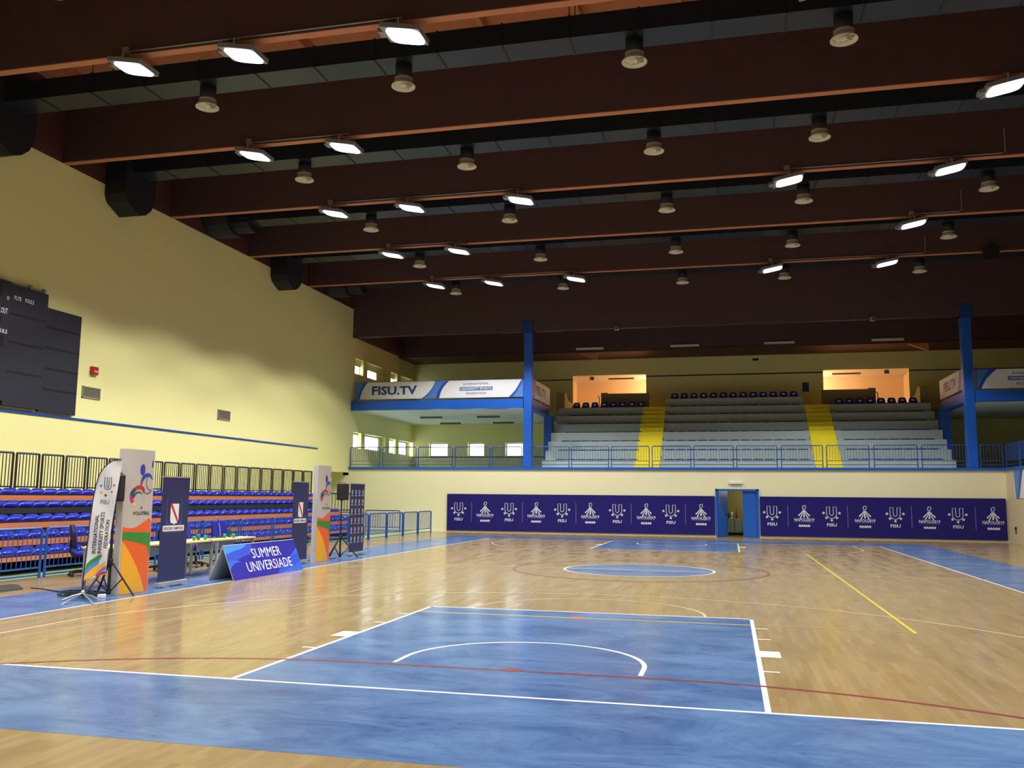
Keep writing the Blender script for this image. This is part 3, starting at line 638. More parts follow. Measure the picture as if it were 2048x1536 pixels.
def bucket(mb):
    n = 8; prof = [(.2, -.005), (.205, .07), (.185, .105), (.14, .11), (.06, .085), (-.06, .08), (-.13, .1), (-.17, .15), (-.2, .155), (-.215, .1), (-.2, -.005)]
    vs_, fs = [], []
    for i in range(n+1):
        t = -1+2*i/n; a = abs(t)
        for (x, z) in prof:
            zz = z+(.02*a**2 if .1 > abs(x) else 0)-(.05*a**6 if z > .03 else 0); vs_.append((x*(1-.06*a**4), t*.215, zz))
    k = len(prof)
    for i in range(n):
        for j in range(k): fs.append((i*k+j, i*k+(j+1) % k, (i+1)*k+(j+1) % k, (i+1)*k+j))
    fs += [tuple(range(k)), tuple(n*k+j for j in range(k))[::-1]]
    mb.add(vs_, fs, M['seat'])
bs = MB(); bucket(bs); b0 = None
for k in range(5):
    n = 0; y = BY1-.35
    while y > (6.3, 6.7, 7.3, 8, 8.6)[k]-.6:
        n += 1
        if not (k in (0, 1) and False):
            lb = 'glossy blue bucket seat, %s from far end, %s row of left bleachers' % (ordw(n), ['bottom', 'second', 'middle', 'fourth', 'top'][k])
            loc = (BX[k]-.19, y, BZ[k]+.005)
            if b0 is None: b0 = tag(bs.build('bucket_chair', None, True, loc=loc), lb, 'seat', 'bucket seats of the left bleachers')
            else:
                c = b0.copy(); COL.objects.link(c); c.location = loc; c['label'] = lb
        y -= .4555
for q in range(23):
    y1 = 27.12-.859*q
    if y1 < 7.5: break
    put_panel('br', (.80, .93, 6, .03, .0125, (.09,), M['blackrail'], .03), 'guard_panel', (-15.1, y1-.83, 1.76), pi/2, 'black barred guard panel behind the top row of the bleachers, %s from the far end' % ordw(q+1), 'railing', 'black guard panels behind the bleachers')
MB().box(-1.9, -1.15, BY0+oy, 11.4, 1.66, 1.72, M['void']).build('top_walkway', bl)
put_panel('bs', (1.0, .85, 6, .026, .013, (.1,), M['blackrail'], .03), 'guard_panel', (-13.95, 26.45, .92), 0, 'black barred guard panel across the far end of the bleachers', 'railing', None)
protos['bs'].location = (-13.95, 26.35, .92)
# blue fence in front of the bleachers
for q in range(15):
    y0 = 7.84+1.877*(12-q)
    if y0 < 3.5: break
    put_panel('f', (1.80, 1.0, 13, .028, .009, (.21, .065), M['railblue'], .09), 'fence_panel', (-11.45, y0, 0), pi/2, 'blue tubular fence panel along the green floor edge, %s from the far wall' % ordw(q+1), 'fence', 'fence panels in front of the bleachers')
for q in range(3):
    put_panel('f', None, 'fence_panel', (-14.85-1.87*q if q else -14.85, 32.35, 0), 0, 'blue tubular fence panel across the green floor before the far wall, %s from the right' % ordw(q+1), 'fence', 'fence panels across the green floor')

# ================================================================ FAR WALL PADS
def logo_u(mb, fn, u, s=1):
    stroke(mb, u_outline(u, 1.40, .41, .50, .13), .022, fn, M['printw'], .006, True)
    for du, v in ((-.33, 1.13), (.33, 1.13), (-.215, .925), (.215, .925), (0, .82)): star(mb, u+du, v, .075, fn, M['printw'], .006)
    text(mb, 'FISU', fn, u, .62, .40, .135, M['printw'], .018, .006)
def logo_n(mb, fn, u):
    stroke(mb, [(u-.06, 1.36), (u-.03, 1.41), (u+.0, 1.45), (u+.05, 1.45), (u+.08, 1.40), (u+.06, 1.33), (u+.02, 1.28), (u-.02, 1.3)], .022, fn, M['printw'], .006)
    stroke(mb, [(u-.07, 1.43), (u-.04, 1.38), (u-.06, 1.31), (u-.03, 1.27)], .024, fn, M['printw'], .006)
    poly(mb, [(u-.015, 1.25), (u+.015, 1.25), (u+.035, .93), (u-.035, .93)], fn, M['printw'], .006)
    for s in (-1, 1):
        stroke(mb, bez((u+s*.035, 1.25), (u+s*.09, 1.12), (u+s*.235, 1.0)), [.02+.04*q/10 for q in range(11)], fn, M['printw'], .006)
        stroke(mb, bez((u+s*.025, 1.22), (u+s*.06, 1.05), (u+s*.17, .895)), [.015+.035*q/10 for q in range(11)], fn, M['printw'], .0065)
    text(mb, 'NAPOLI2019', fn, u, .825, .83, .13, M['printw'], .012, .006)
    text(mb, '30TH SUMMER UNIVERSIADE', fn, u, .735, .80, .035, M['printlilac'], .02, .006)
    for q in range(5): star(mb, u-.19+.095*q, .565, .075, fn, M['printw'], .006+.0004*q)
for nm, x0, x1, z0, z1, Us, Ns, Ss in (('left', -11.09, 1.50, .09, 1.82, (-10.5, -8.0, -5.45, -2.88, -.45), (-9.18, -6.69, -4.13, -1.56, .89), (-9.85, -7.35, -4.8, -2.24, .2)),
                              ('right', 3.46, 13.36, .09, 1.82, (3.96, 6.45, 9.03, 11.49), (5.31, 7.81, 10.38, 12.84), (4.63, 7.11, 9.68, 12.17))):
    b = MB(); b.box(x0, x1, YF-.09, YF-.03, z0, z1, M['navy']); fn = lambda u, v, o: (u, YF-.09-o, v)
    for u in Us: logo_u(b, fn, u)
    for u in Ns: logo_n(b, fn, u)
    for u in Ss: poly(b, [(u-.01, .53), (u+.01, .53), (u+.01, 1.46), (u-.01, 1.46)], fn, M['printlilac'], .005)
    tag(b.build('wall_banner'), 'long indigo padded banner with white emblems on the far wall, %s of the door' % nm, 'banner')
# door
dr = empty('door_1', ((DX0+DX1)/2, YF, 0), None, None); dr['kind'] = 'structure'; c0 = (DX0+DX1)/2
fr = MB()
for a, b, c, d in ((DX0-.06, DX0+.03, 0, 2.14), (DX1-.03, DX1+.06, 0, 2.14), (DX0-.06, DX1+.06, 2.06, 2.14)): fr.box(a-c0, b-c0, -.06, .2, c, d, M['door'])
fr.build('door_frame', dr)
lf = MB(); lf.box(.24, .85, .02, .07, .01, 2.05, M['door']); lf.build('door_leaf', dr); 
th = R(62); l2 = MB(); ax = Vector((math.cos(th), math.sin(th), 0)); 
l2.obox(Vector((-.84, .06, 1.03))+ax*.43, ax*.43, Vector((-ax.y, ax.x, 0))*.022, (0, 0, 1.02), M['door'])
l2.obox(Vector((-.84, .06, 1.92))+ax*.43+Vector((ax.y, -ax.x, 0))*.024, ax*.40, Vector((-ax.y, ax.x, 0))*.003, (0, 0, .12), M['doorl'])
o2 = l2.build('door_leaf', dr); MB().tube([Vector((-.84, .06, 1.0))+ax*.78+Vector((ax.y, -ax.x, 0))*.03, Vector((-.84, .06, 1.0))+ax*.62+Vector((ax.y, -ax.x, 0))*.05], .014, M['black'], 6).build('door_handle', o2)
el = empty('emergency_lamp', (2.44, YF, 2.36), 'white emergency lamp on the far wall above the blue door', 'lamp')
MB().box(-.31, .31, -.08, 0, 0, .12, M['white']).build('body', el, bevel=.03); MB().box(-.28, .28, -.09, -.075, .015, .105, M['vinylw']).build('diffuser', el)
sl = empty('added_store_lamp', (3.6, 35.4, 2.44), 'added white ceiling lamp inside the store room behind the blue door', 'lamp')
MB().lathe([(.14, .06), (.14, .03), (.1, 0), (0, -.01)], (0, 0, 0), M['white'], 16).build('shade', sl, True)
_l = bpy.data.lights.new('store_fill', 'POINT'); _l.energy = 45; _l.shadow_soft_size = .1; _o = bpy.data.objects.new('store_fill', _l); COL.objects.link(_o); _o.parent = sl; _o.location = (0, 0, -.12)  # unseen lamp added to lighten the store room
cb = empty('cabinet', (2.36, 36.3, 0), 'grey-green cabinet in the store room seen through the blue door', 'cabinet')
MB().box(-.45, .33, -.25, .25, .12, .78, M['cabinet']).box(.36, .9, -.25, .25, .12, .72, M['cabinet']).build('body', cb, bevel=.01); MB().box(-.42, .87, -.2, .2, 0, .12, M['black']).build('plinth', cb)
MB().box(.0, .012, -.262, -.25, .16, .74, M['black']).build('door_gap', cb)
tag(MB().lathe([(.06, 0), (.05, .02), (.02, .06), (.02, .1), (.06, .16), (.075, .28), (.06, .3)], (2.22, 36.2, .78), M['white'], 14).build('cup_trophy', None, True), 'small pale trophy on the cabinet behind the blue door', 'trophy')
tag(MB().lathe([(.05, 0), (.05, .22), (.02, .28), (.02, .4), (.04, .44)], (2.46, 36.2, .78), M['red2'], 12).build('bottle', None, True), 'small red bottle on the cabinet behind the blue door', 'bottle')
tag(MB().lathe([(.04, 0), (.07, .06), (.03, .2), (.05, .26)], (2.08, 36.2, .78), M['black'], 12).build('vase', None, True), 'small dark vase at the left on the cabinet behind the blue door', 'vase')
rb = MB(); f4 = lambda u, v, o: (XR-.02-o, 32.3-u, 1.83+v); rb.prism([(0, 0), (7, 0), (7, 1.12), (0, 1.12)], f4, -.015, 0, M['vinylw'])
poly(rb, [(.12, 0), (.5, 0), (1.0, 1.12), (0, 1.12)], f4, M['ribbon'], .003); poly(rb, [(.4, 0), (.55, 0), (1.15, 1.12), (.85, 1.12)], f4, M['ribbond'], .004)
text(rb, 'FISU.TV', f4, 3.6, .55, 2.6, .5, M['ink'], .03, .005)
tag(rb.build('wall_banner'), 'white vinyl banner with a blue ribbon on the right wall by the corner', 'banner')
tag(MB().box(XR-.05, XR, 32.4, 32.5, .55, .68, M['black']).tube([(XR-.03, 32.45, .55), (XR-.05, 32.4, .4), (XR-.03, 32.3, .45)], .012, M['black'], 5).build('wall_fitting'), 'small black fitting low on the right wall near the far corner', 'socket')  # small black hook-like fitting, use not known

# ================================================================ LEFT WALL ITEMS
sb = empty('scoreboard', (XL, 11.5, 4.0), 'black electronic scoreboard hung high on the left wall', 'scoreboard')
F5 = lambda x: (lambda u, v, o: (x+o, u-11.5, v-4.0))
c1 = MB(); c1.box(.05, .22, 7.8-11.5, 11.28-11.5, .06, 3.2, M['board']); f = F5(.22)
text(c1, 'B', f, 11.2, 6.755, .075, .10, M['printw'], 0, .006); text(c1, 'T.OUT', f, 11.06, 6.40, .31, .15, M['printw'], .02, .006); text(c1, 'FOULS', f, 11.04, 5.865, .42, .105, M['printw'], .02, .006)
for (a, b, c, d) in ((10.2, 11.0, 6.75, 7.05), (10.5, 11.05, 6.1, 6.5), (10.9, 11.16, 5.45, 5.75)): poly(c1, [(a, c), (b, c), (b, d), (a, d)], f, M['boardd'], .003)
c1.build('central_panel', sb)
c2 = MB(); c2.box(.05, .2, 11.3-11.5, 12.62-11.5, -.05, 3.16, M['board']); f = F5(.2)
text(c2, 'PLYR', f, 11.54, 6.82, .25, .11, M['printw'], .02, .006); text(c2, 'FOULS', f, 11.95, 6.82, .31, .11, M['printw'], .02, .006)
for z in (6.35, 5.6, 4.82): poly(c2, [(11.32, z), (12.6, z), (12.6, z+.06), (11.32, z+.06)], f, M['boardd'], .004)
c2.build('player_panel', sb)
c3 = MB(); c3.box(.04, .12, 12.64-11.5, 14.06-11.5, -.08, 2.82, M['board']); f = F5(.12)
for z in (6.25, 5.68, 5.1, 4.52): poly(c3, [(12.66, z), (14.04, z), (14.04, z+.06), (12.66, z+.06)], f, M['boardd'], .004)
c3.build('side_panel', sb)
tb = MB(); tb.tube([(.1, -3.5, 3.22), (.1, 1.12, 3.22)], .015, M['steel'], 6)
for y in (.55, 1.05): tb.box(.06, .14, y-.04, y+.04, 3.1, 3.3, M['steel'])
tb.build('top_rail', sb)
al = empty('fire_alarm', (XL, 14.82, 5.22), 'small red alarm box on the left wall beside the scoreboard', 'alarm')
MB().box(0, .09, -.14, .14, 0, .24, M['red2']).build('box', al, bevel=.01); m = MB(); text(m, 'FIRE', lambda u, v, o: (.09+o, u, v), .03, .1, .16, .06, M['printw'], .01); m.build('marking', al)
for nm, y0, y1, z0, z1, lb in (('a', 14.4, 15.18, 4.5, 4.84, 'wide grey louvred grille on the left wall under the red alarm box'), ('b', 21.58, 22.42, 4.47, 4.84, 'grey louvred grille alone on the left wall, far from the scoreboard')):
    g = empty('wall_grille', (XL, (y0+y1)/2, z0), lb, 'grille'); h = (y1-y0)/2
    f = MB(); f.box(0, .03, -h, -h+.03, 0, z1-z0, M['vent']).box(0, .03, h-.03, h, 0, z1-z0, M['vent']).box(0, .03, -h, h, 0, .03, M['vent']).box(0, .03, -h, h, z1-z0-.03, z1-z0, M['vent']); f.build('frame', g)
    lv = MB(); lv.box(0, .004, -h, h, 0, z1-z0, M['ventd'])
    for q in range(8): z = .04+(z1-z0-.08)*q/7; lv.obox((.014, 0, z), (.01, 0, -.008), (0, h-.02, 0), (0, 0, .002), M['vent'])
    lv.build('louvre', g)

# ================================================================ COURTSIDE PROPS
# sport totems
def totem(loc, label):
    r = empty('totem', loc, label, 'totem', 'sport totems at the sideline'); W, H, T = .80, 2.48, .065
    cv = lambda u: .055*(1-(2*u/W-1)**2)
    body = MB(); N = 12
    front = [(W*k/N, T+cv(W*k/N)) for k in range(N+1)]; back = [(W*k/N, -T-cv(W*k/N)) for k in range(N, -1, -1)]
    body.prism([(x, u) for u, x in front+back], lambda x, u, d: (x, u, d), 0, H, M['totem']); body.build('body', r)
    fn = lambda u, v, o: (T+cv(u)+o, u, v)
    p = MB(); us = [.02+.76*k/24 for k in range(25)]
    def lay(lo, hi, m, o):
        seg = [(u, lo(u), hi(u)) for u in us if hi(u) > lo(u)+1e-4]
        if len(seg) > 1: strip(p, [(u, a) for u, a, b in seg], [(u, b) for u, a, b in seg], fn, m, o)
    peak = lambda u: 1.15+.14*max(0, (u-.12)/.58)**1.7-.035*math.sin(pi*min(1, u/.5)) if u < .70 else 1.29-(u-.70)*.9
    lay(lambda u: .01, peak, M['porange'], .002)
    lay(lambda u: .93-.16*(u/.8)**1.2, lambda u: 1.06-.04*u, M['pgreen'], .004)
    lay(lambda u: .01, lambda u: .91-1.13*max(0, u-.02)-.42*max(0, u-.02)**2, M['pyellow'], .004)
    poly(p, [(.68, .79), (.78, .60), (.78, .79)], fn, M['pgreen'], .005)
    disc(p, .40, 2.13, .068, .10, fn, M['pblue'], .004); disc(p, .715, 2.24, .026, .07, fn, M['pteal'], .004)
    # upper loop
    lp = [(.57+.19*math.cos(t), 1.88+.165*math.sin(t)) for t in [R(30)+R(300)*k/24 for k in range(25)]]
    stroke(p, lp, [.02+.05*max(0, math.sin(pi*min(1, k/14))) for k in range(25)], fn, M['pblue'], .004)
    stroke(p, lp[11:18], [.03]*7, fn, M['pred'], .005)
    stroke(p, bez((.56, 2.0), (.44, 1.82), (.7, 1.76)), .014, fn, M['pteal'], .005)
    # lower horseshoe
    hs = bez((.24, 1.51), (.05, 1.70), (.28, 1.82), 8)+bez((.28, 1.82), (.53, 1.86), (.50, 1.64), 8)[1:]+bez((.50, 1.64), (.48, 1.52), (.42, 1.47), 4)[1:]
    n = len(hs); wds = [.05+.03*math.sin(pi*min(1, k/9)) if k < 9 else max(.008, .08-.011*(k-8)) for k in range(n)]
    for a, b, m in ((0, 3, M['plem']), (1, 5, M['pmag']), (4, 8, M['pteal']), (7, 14, M['pred']), (13, n, M['plem'])): stroke(p, hs[a:b], wds[a:b], fn, m, .004+.0004*a)
    stroke(p, bez((.19, 1.64), (.28, 1.8), (.43, 1.7)), [.05-.004*k for k in range(11)], fn, M['pteal'], .005)
    disc(p, .42, 1.47, .02, .025, fn, M['pteal'], .006)
    text(p, 'VOLLEYBALL', fn, .45, 1.375, .48, .062, M['inkblack'], .02, .004)
    q = p.build('printed_face', r); q['label'] = 'white printed face with a volleyball pictogram and orange, green and amber waves'
    return r
t0 = totem((-8.0, 5.54, 0), 'tall curved white sport totem with orange waves, the nearer one behind the feather flag')
dup(t0, (-8.24, 13.45, 0), 'tall curved white sport totem with orange waves, the farther one beside the loudspeaker', None)
# roll-ups
def rollup(loc, W, H, label, art, m, name='rollup_banner'):
    r = empty('rollup_banner', loc, label, 'banner'); 
    MB().box(-.06, .06, 0, W, .02, .1, M['alu']).build('base_cassette', r, bevel=.015)
    for y in (.15, W-.15): MB().obox((0, y, .012), (.16, 0, 0), (0, .02, 0), (0, 0, .012), M['alu']).build('foot', r)
    MB().box(-.015, .015, .0, W, H-.025, H, M['alu']).build('top_bar', r)
    MB().tube([(-.03, W/2, .05), (-.03, W/2, H-.02)], .011, M['alu'], 6).build('support_pole', r)
    fn = lambda u, v, o: (.004+o, u, v); p = MB(); p.box(-.002, .002, .015, W-.015, .1, H-.02, m); art(p, fn, W, H); p.build('printed_panel', r); return r
def art_reg(p, fn, W, H):
    for u in (.18, .64): poly(p, [(u-.004, 1.15), (u+.004, 1.15), (u+.004, 1.62), (u-.004, 1.62)], fn, M['printlilac'], .002)
    poly(p, [(.16, .98), (.66, .98), (.66, 1.2), (.16, 1.2)], fn, M['ink'], .0015)
    sh = [(.29, 1.53), (.55, 1.53), (.55, 1.22), (.53, 1.18), (.48, 1.165), (.42, 1.145), (.36, 1.165), (.31, 1.18), (.29, 1.22)]
    poly(p, sh, fn, M['vinylw'], .003); poly(p, [(.29, 1.53), (.335, 1.53), (.55, 1.21), (.52, 1.17), (.29, 1.49)], fn, M['pred'], .004)
    poly(p, [(.08, 1.02), (.74, 1.02), (.74, 1.125), (.08, 1.125)], fn, M['vinylw'], .003); text(p, 'REGIONE CAMPANIA', fn, .41, 1.072, .6, .055, M['inkblack'], .01, .005)
rollup((-8.03, 6.73, 0), .87, 2.04, 'navy roll-up banner with a white shield, the nearer one in front of the desks', art_reg, M['rollup'])
rollup((-8.32, 12.40, 0), .86, 2.05, 'navy roll-up banner with a white shield, the farther one beside the angled sign', art_reg, M['rollup'])
def art_grid(p, fn, W, H):
    for i in range(6):
        for j in range(4):
            u, v = W*(.14+.24*j), 1.86-.265*i
            stroke(p, u_outline(u, v, .075, .1, .024), .011, fn, M['printw'], .003, True)
            for du in (-.03, 0, .03): star(p, u+du, v-.112-(.01 if du == 0 else 0), .013, fn, M['printw'], .003)
            text(p, 'FISU', fn, u, v-.155, .13, .028, M['printw'], .03, .003)
rollup((-8.34, 15.86, 0), 1.05, 2.06, 'dark navy roll-up banner with a grid of white emblems, beyond the farther loudspeaker', art_grid, M['rollup2'])
# feather flag
fu, fv = Vector((.77738, .62903, 0)), Vector((.62903, -.77738, 0))
ff = empty('feather_flag', (-8.22, 5.05, 0), 'white feather flag with black lettering and a striped foot, left of the nearer totem', 'flag')
E1 = [(0, .284), (.017, .692), (.039, 1.185), (.066, 1.6), (.096, 1.851), (.138, 2.036), (.223, 2.173), (.318, 2.26), (.47, 2.292)]
def edge(z):
    for (a, b), (c, d) in zip(E1, E1[1:]):
        if b <= z <= d: return a+(c-a)*(z-b)/(d-b)
    return E1[-1][0]
def redge(z): return .33+.15*max(0, (z-.37)/1.92)**1.5
ff3 = lambda u, v, o: fu*u+fv*(o+.02*math.sin(v*5+u*14))+Vector((0, 0, v))
fm = MB(); zs = [.284+(2.285-.284)*k/26 for k in range(27)]; NU = 8
g = []
for z in zs:
    a, b = edge(z), redge(z); g.append([(a+(b-a)*j/NU, z+(.09*j/NU*max(0, 1-(z-.28)/1.2))) for j in range(NU+1)])
for o in (0,):
    fm.add([ff3(u, v, -.003) for r_ in g for u, v in r_]+[ff3(u, v, 0) for r_ in g for u, v in r_], [(i*9+j, i*9+j+1, (i+1)*9+j+1, (i+1)*9+j) for i in range(26) for j in range(8)]+[(243+i*9+j, 243+i*9+j+1, 243+(i+1)*9+j+1, 243+(i+1)*9+j) for i in range(26) for j in range(8)], M['cloth'])
def warp(z): return z
stroke(fm, u_outline(.27, 1.98, .10, .2, .035), .009, ff3, M['inkblack'], .006, True)
star(fm, .165, 1.84, .03, ff3, M['ribbon'], .006); star(fm, .175, 1.73, .03, ff3, M['pyellow'], .006); star(fm, .245, 1.68, .03, ff3, M['inkblack'], .006); star(fm, .335, 1.74, .022, ff3, M['pgreen'], .006); star(fm, .365, 1.85, .025, ff3, M['pred'], .006)
text(fm, 'FISU', ff3, .24, 1.57, .13, .07, M['inkblack'], 0, .006, rot=-.08)
for q, s in enumerate(('INTERNATIONAL', 'UNIVERSITY SPORTS', 'FEDERATION')): text(fm, s, ff3, .13+.085*q, 1.04+.0*q, (.64, .72, .46)[q], .06, M['inkblack'], .01, .006, rot=pi/2-.03)
def fb(pts, m, o): strip(fm, pts[0], pts[1], ff3, m, o)
fb([bez((.01, .44), (.1, .56), (.22, .62)), bez((.02, .54), (.1, .66), (.26, .7))], M['pgreen'], .006)
fb([bez((.005, .36), (.1, .48), (.2, .55)), bez((.01, .44), (.1, .56), (.22, .62))], M['ribbon'], .006)
fb([bez((.005, .295), (.14, .33), (.2, .42))+[(.24, .45), (.3, .5)], bez((.005, .36), (.1, .48), (.2, .53))+[(.25, .54), (.3, .6)]], M['pyellow'], .007)
fb([bez((.17, .36), (.24, .43), (.32, .46)), bez((.19, .40), (.25, .48), (.325, .52))], M['printlilac'], .0075)
fb([bez((.19, .33), (.25, .38), (.325, .385)), bez((.17, .36), (.24, .42), (.322, .43))], M['pred'], .0075)
fm.build('flag_cloth', ff, True)
pm = MB(); pm.tube([fu*(a-.008)+Vector((0, 0, z)) for a, z in [(0, .03), (.0, .28)]+E1[1:]], [.011]*3+[.008]*(len(E1)-2), M['black'], 6); pm.build('pole', ff)
xm = MB()
for a, b in ((( .48, -1.11), (0, 0)), ((.91, -.84), (0, 0)), ((.69, -.36), (0, 0)), ((-.04, -.46), (0, 0))): xm.tube([(a[0]*.9, a[1]*.9, .012), (a[0]*.55, a[1]*.55, .05), (a[0]*.1, a[1]*.1, .075), (0, 0, .08)], .011, M['alu'], 6)
xm.build('cross_base', ff); MB().lathe([(.03, .06), (.035, .1), (.02, .13)], (0, 0, 0), M['alu'], 12).build('socket', ff, True)
# PA speakers on tripods
def speaker_set(x, y, ang, dp, legs, lab_s, lab_t):
    t = empty('tripod_stand', (x, y, 0), lab_t, 'stand', 'loudspeaker tripods', ang)
    MB().tube([(0, 0, .03), (0, 0, .85)], .025, M['black'], 10).tube([(0, 0, .8), (0, 0, 1.56)], .018, M['black'], 10).build('pole', t)
    MB().lathe([(.035, .5), (.045, .52), (.045, .6), (.035, .62)], (0, 0, 0), M['black'], 12).lathe([(.03, .03), (.04, .05), (.04, .12)], (0, 0, 0), M['black'], 12).build('collar', t)
    for k in range(3):
        a = legs[k]; c, s = math.cos(a), math.sin(a); g = MB()
        g.tube([(.03*c, .03*s, .57), (.48*c, .48*s, .02)], .018, M['black'], 6); g.tube([(.03*c, .03*s, .08), (.25*c, .25*s, .30)], .011, M['black'], 6); g.build('leg', t)
    s = empty('loudspeaker', (x, y, 1.56), lab_s, 'loudspeaker', 'loudspeakers on tripods', ang)
    b = MB(); b.prism([(-.15, dp), (.15, dp), (.15, dp*.1), (.09, -dp), (-.09, -dp), (-.15, dp*.1)], lambda u, v, d: (v, u, d), .02, .47, M['black']); cab = b.build('cabinet', s, bevel=.02)
    MB().box(dp, dp+.008, -.13, .13, .05, .44, M['void']).build('grille', cab); MB().tube([(0, -.1, .47), (0, -.08, .5), (0, .08, .5), (0, .1, .47)], .012, M['plast'], 6).build('handle', cab)
    MB().tube([(0, 0, -.0), (0, 0, .03)], .04, M['black'], 10).build('pole_mount', s)
speaker_set(-8.015, 5.415, R(-51), .105, [R(53), R(-54), R(200)], 'black loudspeaker on a tripod, half hidden by the white feather flag', 'black tripod stand between the feather flag and the nearer totem')
speaker_set(-8.27, 15.15, R(-40), .15, [R(62), R(-70), R(190)], 'black loudspeaker on a tripod beside the farther totem', 'black tripod stand in front of the emblem-grid banner')
# A-frame sign
af = empty('tent_sign', (-7.77, 8.44, 0), 'low violet-blue tent sign with large white lettering at the sideline', 'sign'); LA, HA, DA = 2.98, .69, .29
SL = math.hypot(HA, DA); n_ = Vector((HA, 0, DA)).normalized()
fa = lambda u, v, o: (DA*(1-v/SL)+n_.x*o, u, HA*v/SL+n_.z*o)
p = MB(); p.prism([(0, 0), (LA, 0), (LA, SL), (0, SL)], fa, -.012, 0, M['agrey']); poly(p, [(0, 0), (LA, 0), (LA, SL), (0, SL)], fa, M['asign'], .001)
poly(p, [(0, .23)]+bez((0, .23), (.35, .47), (.9, .50))+bez((.9, .5), (1.05, .6), (1.1, SL))+[(0, SL)], fa, M['aroyal'], .0018)
poly(p, [(0, SL), (.95, SL)]+bez((.95, SL), (.75, .64), (.5, .63))+bez((.5, .63), (.25, .6), (0, .55)), fa, M['asky'], .0026)
poly(p, bez((0, .22), (.2, .4), (.5, .36))+bez((.5, .36), (.25, .45), (0, .40)), fa, M['amid'], .0026)
poly(p, bez((1.8, 0), (2.0, .15), (2.35, .3))+bez((2.35, .3), (2.75, .4), (LA, .54))+[(LA, 0)], fa, M['aroyal'], .0018)
poly(p, bez((1.95, 0), (2.3, .1), (2.6, .12))+bez((2.6, .12), (2.85, .16), (LA, .22))+[(LA, 0)], fa, M['amid'], .0026)
poly(p, bez((2.25, .29), (2.6, .34), (2.8, .46))+[(LA, .54), (LA, .42)]+bez((LA, .42), (2.7, .36), (2.25, .29))[1:], fa, M['amid'], .0026)
text(p, 'SUMMER', fa, 1.60, .515, 1.24, .215, M['printw'], .0, .004); text(p, 'UNIVERSIADE', fa, 1.60, .235, 1.92, .215, M['printw'], 0, .004)
p.build('front_panel', af)
MB().prism([(0, 0), (LA, 0), (LA, SL), (0, SL)], lambda u, v, o: (-DA*(1-v/SL)-n_.x*o, u, HA*v/SL+n_.z*o), -.012, 0, M['agrey']).build('back_panel', af)
# desks
def desk(y0, label):
    d = empty('desk', (-8.98, y0, 0), label, 'table', 'desks in a row behind the sideline'); L = 1.6
    MB().box(-.35, .35, 0, L, .705, .74, M['desk']).build('desktop', d, bevel=.006)
    for yy in (.05, L-.05):
        g = MB(); g.box(-.33, -.28, yy-.025, yy+.025, 0, .66, M['steel']).box(.28, .33, yy-.025, yy+.025, 0, .66, M['steel']).box(-.33, .33, yy-.025, yy+.025, .66, .705, M['steel']); g.build('end_frame', d)
    MB().box(-.2, -.18, .08, L-.08, .48, .70, M['steel']).build('modesty_panel', d)
    return d
d1 = desk(6.32, 'maple desk at the left end of the row, partly behind the nearer totem')
dup(d1, (-8.98, 7.94, 0), 'maple desk in the middle of the row, beside the nearer roll-up banner'); dup(d1, (-8.98, 9.64, 0), 'maple desk at the right end of the row, above the tent sign')
def cup(loc, label):
    return tag(MB().lathe([(.028, 0), (.038, .095), (.036, .095), (.027, .004), (0, .004)], (0, 0, 0), M['cup'], 16).build('plastic_cup', None, True, loc=loc), label, 'cup', 'green cups on the desks')
for loc, lb in (((-8.80, 9.02, .74), 'green plastic cup on the middle desk, nearest the roll-up banner'), ((-8.78, 9.40, .74), 'green plastic cup on the middle desk, right of the green bottle'), ((-8.85, 10.27, .74), 'green plastic cup on the right desk, at the foot of the microphone'), ((-8.74, 10.36+.1, .74), 'green plastic cup on the right desk, in front of the green bottle')): cup(loc, lb)
def bottle(loc, label, lab):
    r = empty('water_bottle', loc, label, 'bottle')
    MB().lathe([(.03, 0), (.033, .01), (.033, .15), (.026, .18), (.013, .22), (.012, .26)], (0, 0, 0), M['bottle'], 14).build('glass_body', r, True); MB().lathe([(.014, .255), (.014, .275), (0, .275)], (0, 0, 0), M['plast'], 10).build('cap', r, True)
    if lab: MB().lathe([(.0338, .03), (.0338, .13)], (0, 0, 0), M['blabel'], 14).build('paper_label', r, True)
bottle((-8.85, 9.25, .74), 'green bottle with a blue label between the two cups on the middle desk', True)
bottle((-8.95, 10.62, .74), 'dark green bottle behind the right cup on the right desk', False)
mc = empty('gooseneck_microphone', (-9.05, 10.42, .74), 'gooseneck microphone with a silver stem on the right desk', 'microphone')
MB().box(-.07, .07, -.1, .1, 0, .03, M['black']).build('base', mc, bevel=.008); MB().tube([(0, 0, .03), (-.0, -.03, .2), (-.02, -.06, .34)], .007, M['alu'], 6).tube([(-.02, -.06, .34), (-.03, -.1, .42)], .008, M['black'], 6).build('stem', mc); MB().lathe([(.006, 0), (.014, .02), (.014, .06), (0, .075)], (-.03, -.1, .42), M['steel'], 10, axis=(-.1, -.45, .6)).build('capsule', mc, True)
for (x, y, lb) in ((-9.1, 10.15, 'small black microphone base plate left of the gooseneck on the right desk'), (-9.08, 10.95, 'black document pad near the right end of the right desk')):
    tag(MB().box(x-.1, x+.1, y-.14, y+.14, .74, .755, M['black']).build('desk_pad', bevel=.004), lb, 'pad')
tag(MB().tube([(-8.62, 9.3, .75), (-8.61, 9.4, .735), (-8.6, 9.45, .5), (-8.63, 9.35, .15), (-8.7, 9.2, .02), (-8.9, 9.1, .012), (-9.1, 9.3, .012)], .006, M['black'], 5).build('hanging_cable'), 'thin black cable hanging from the front of the middle desk', 'cable')
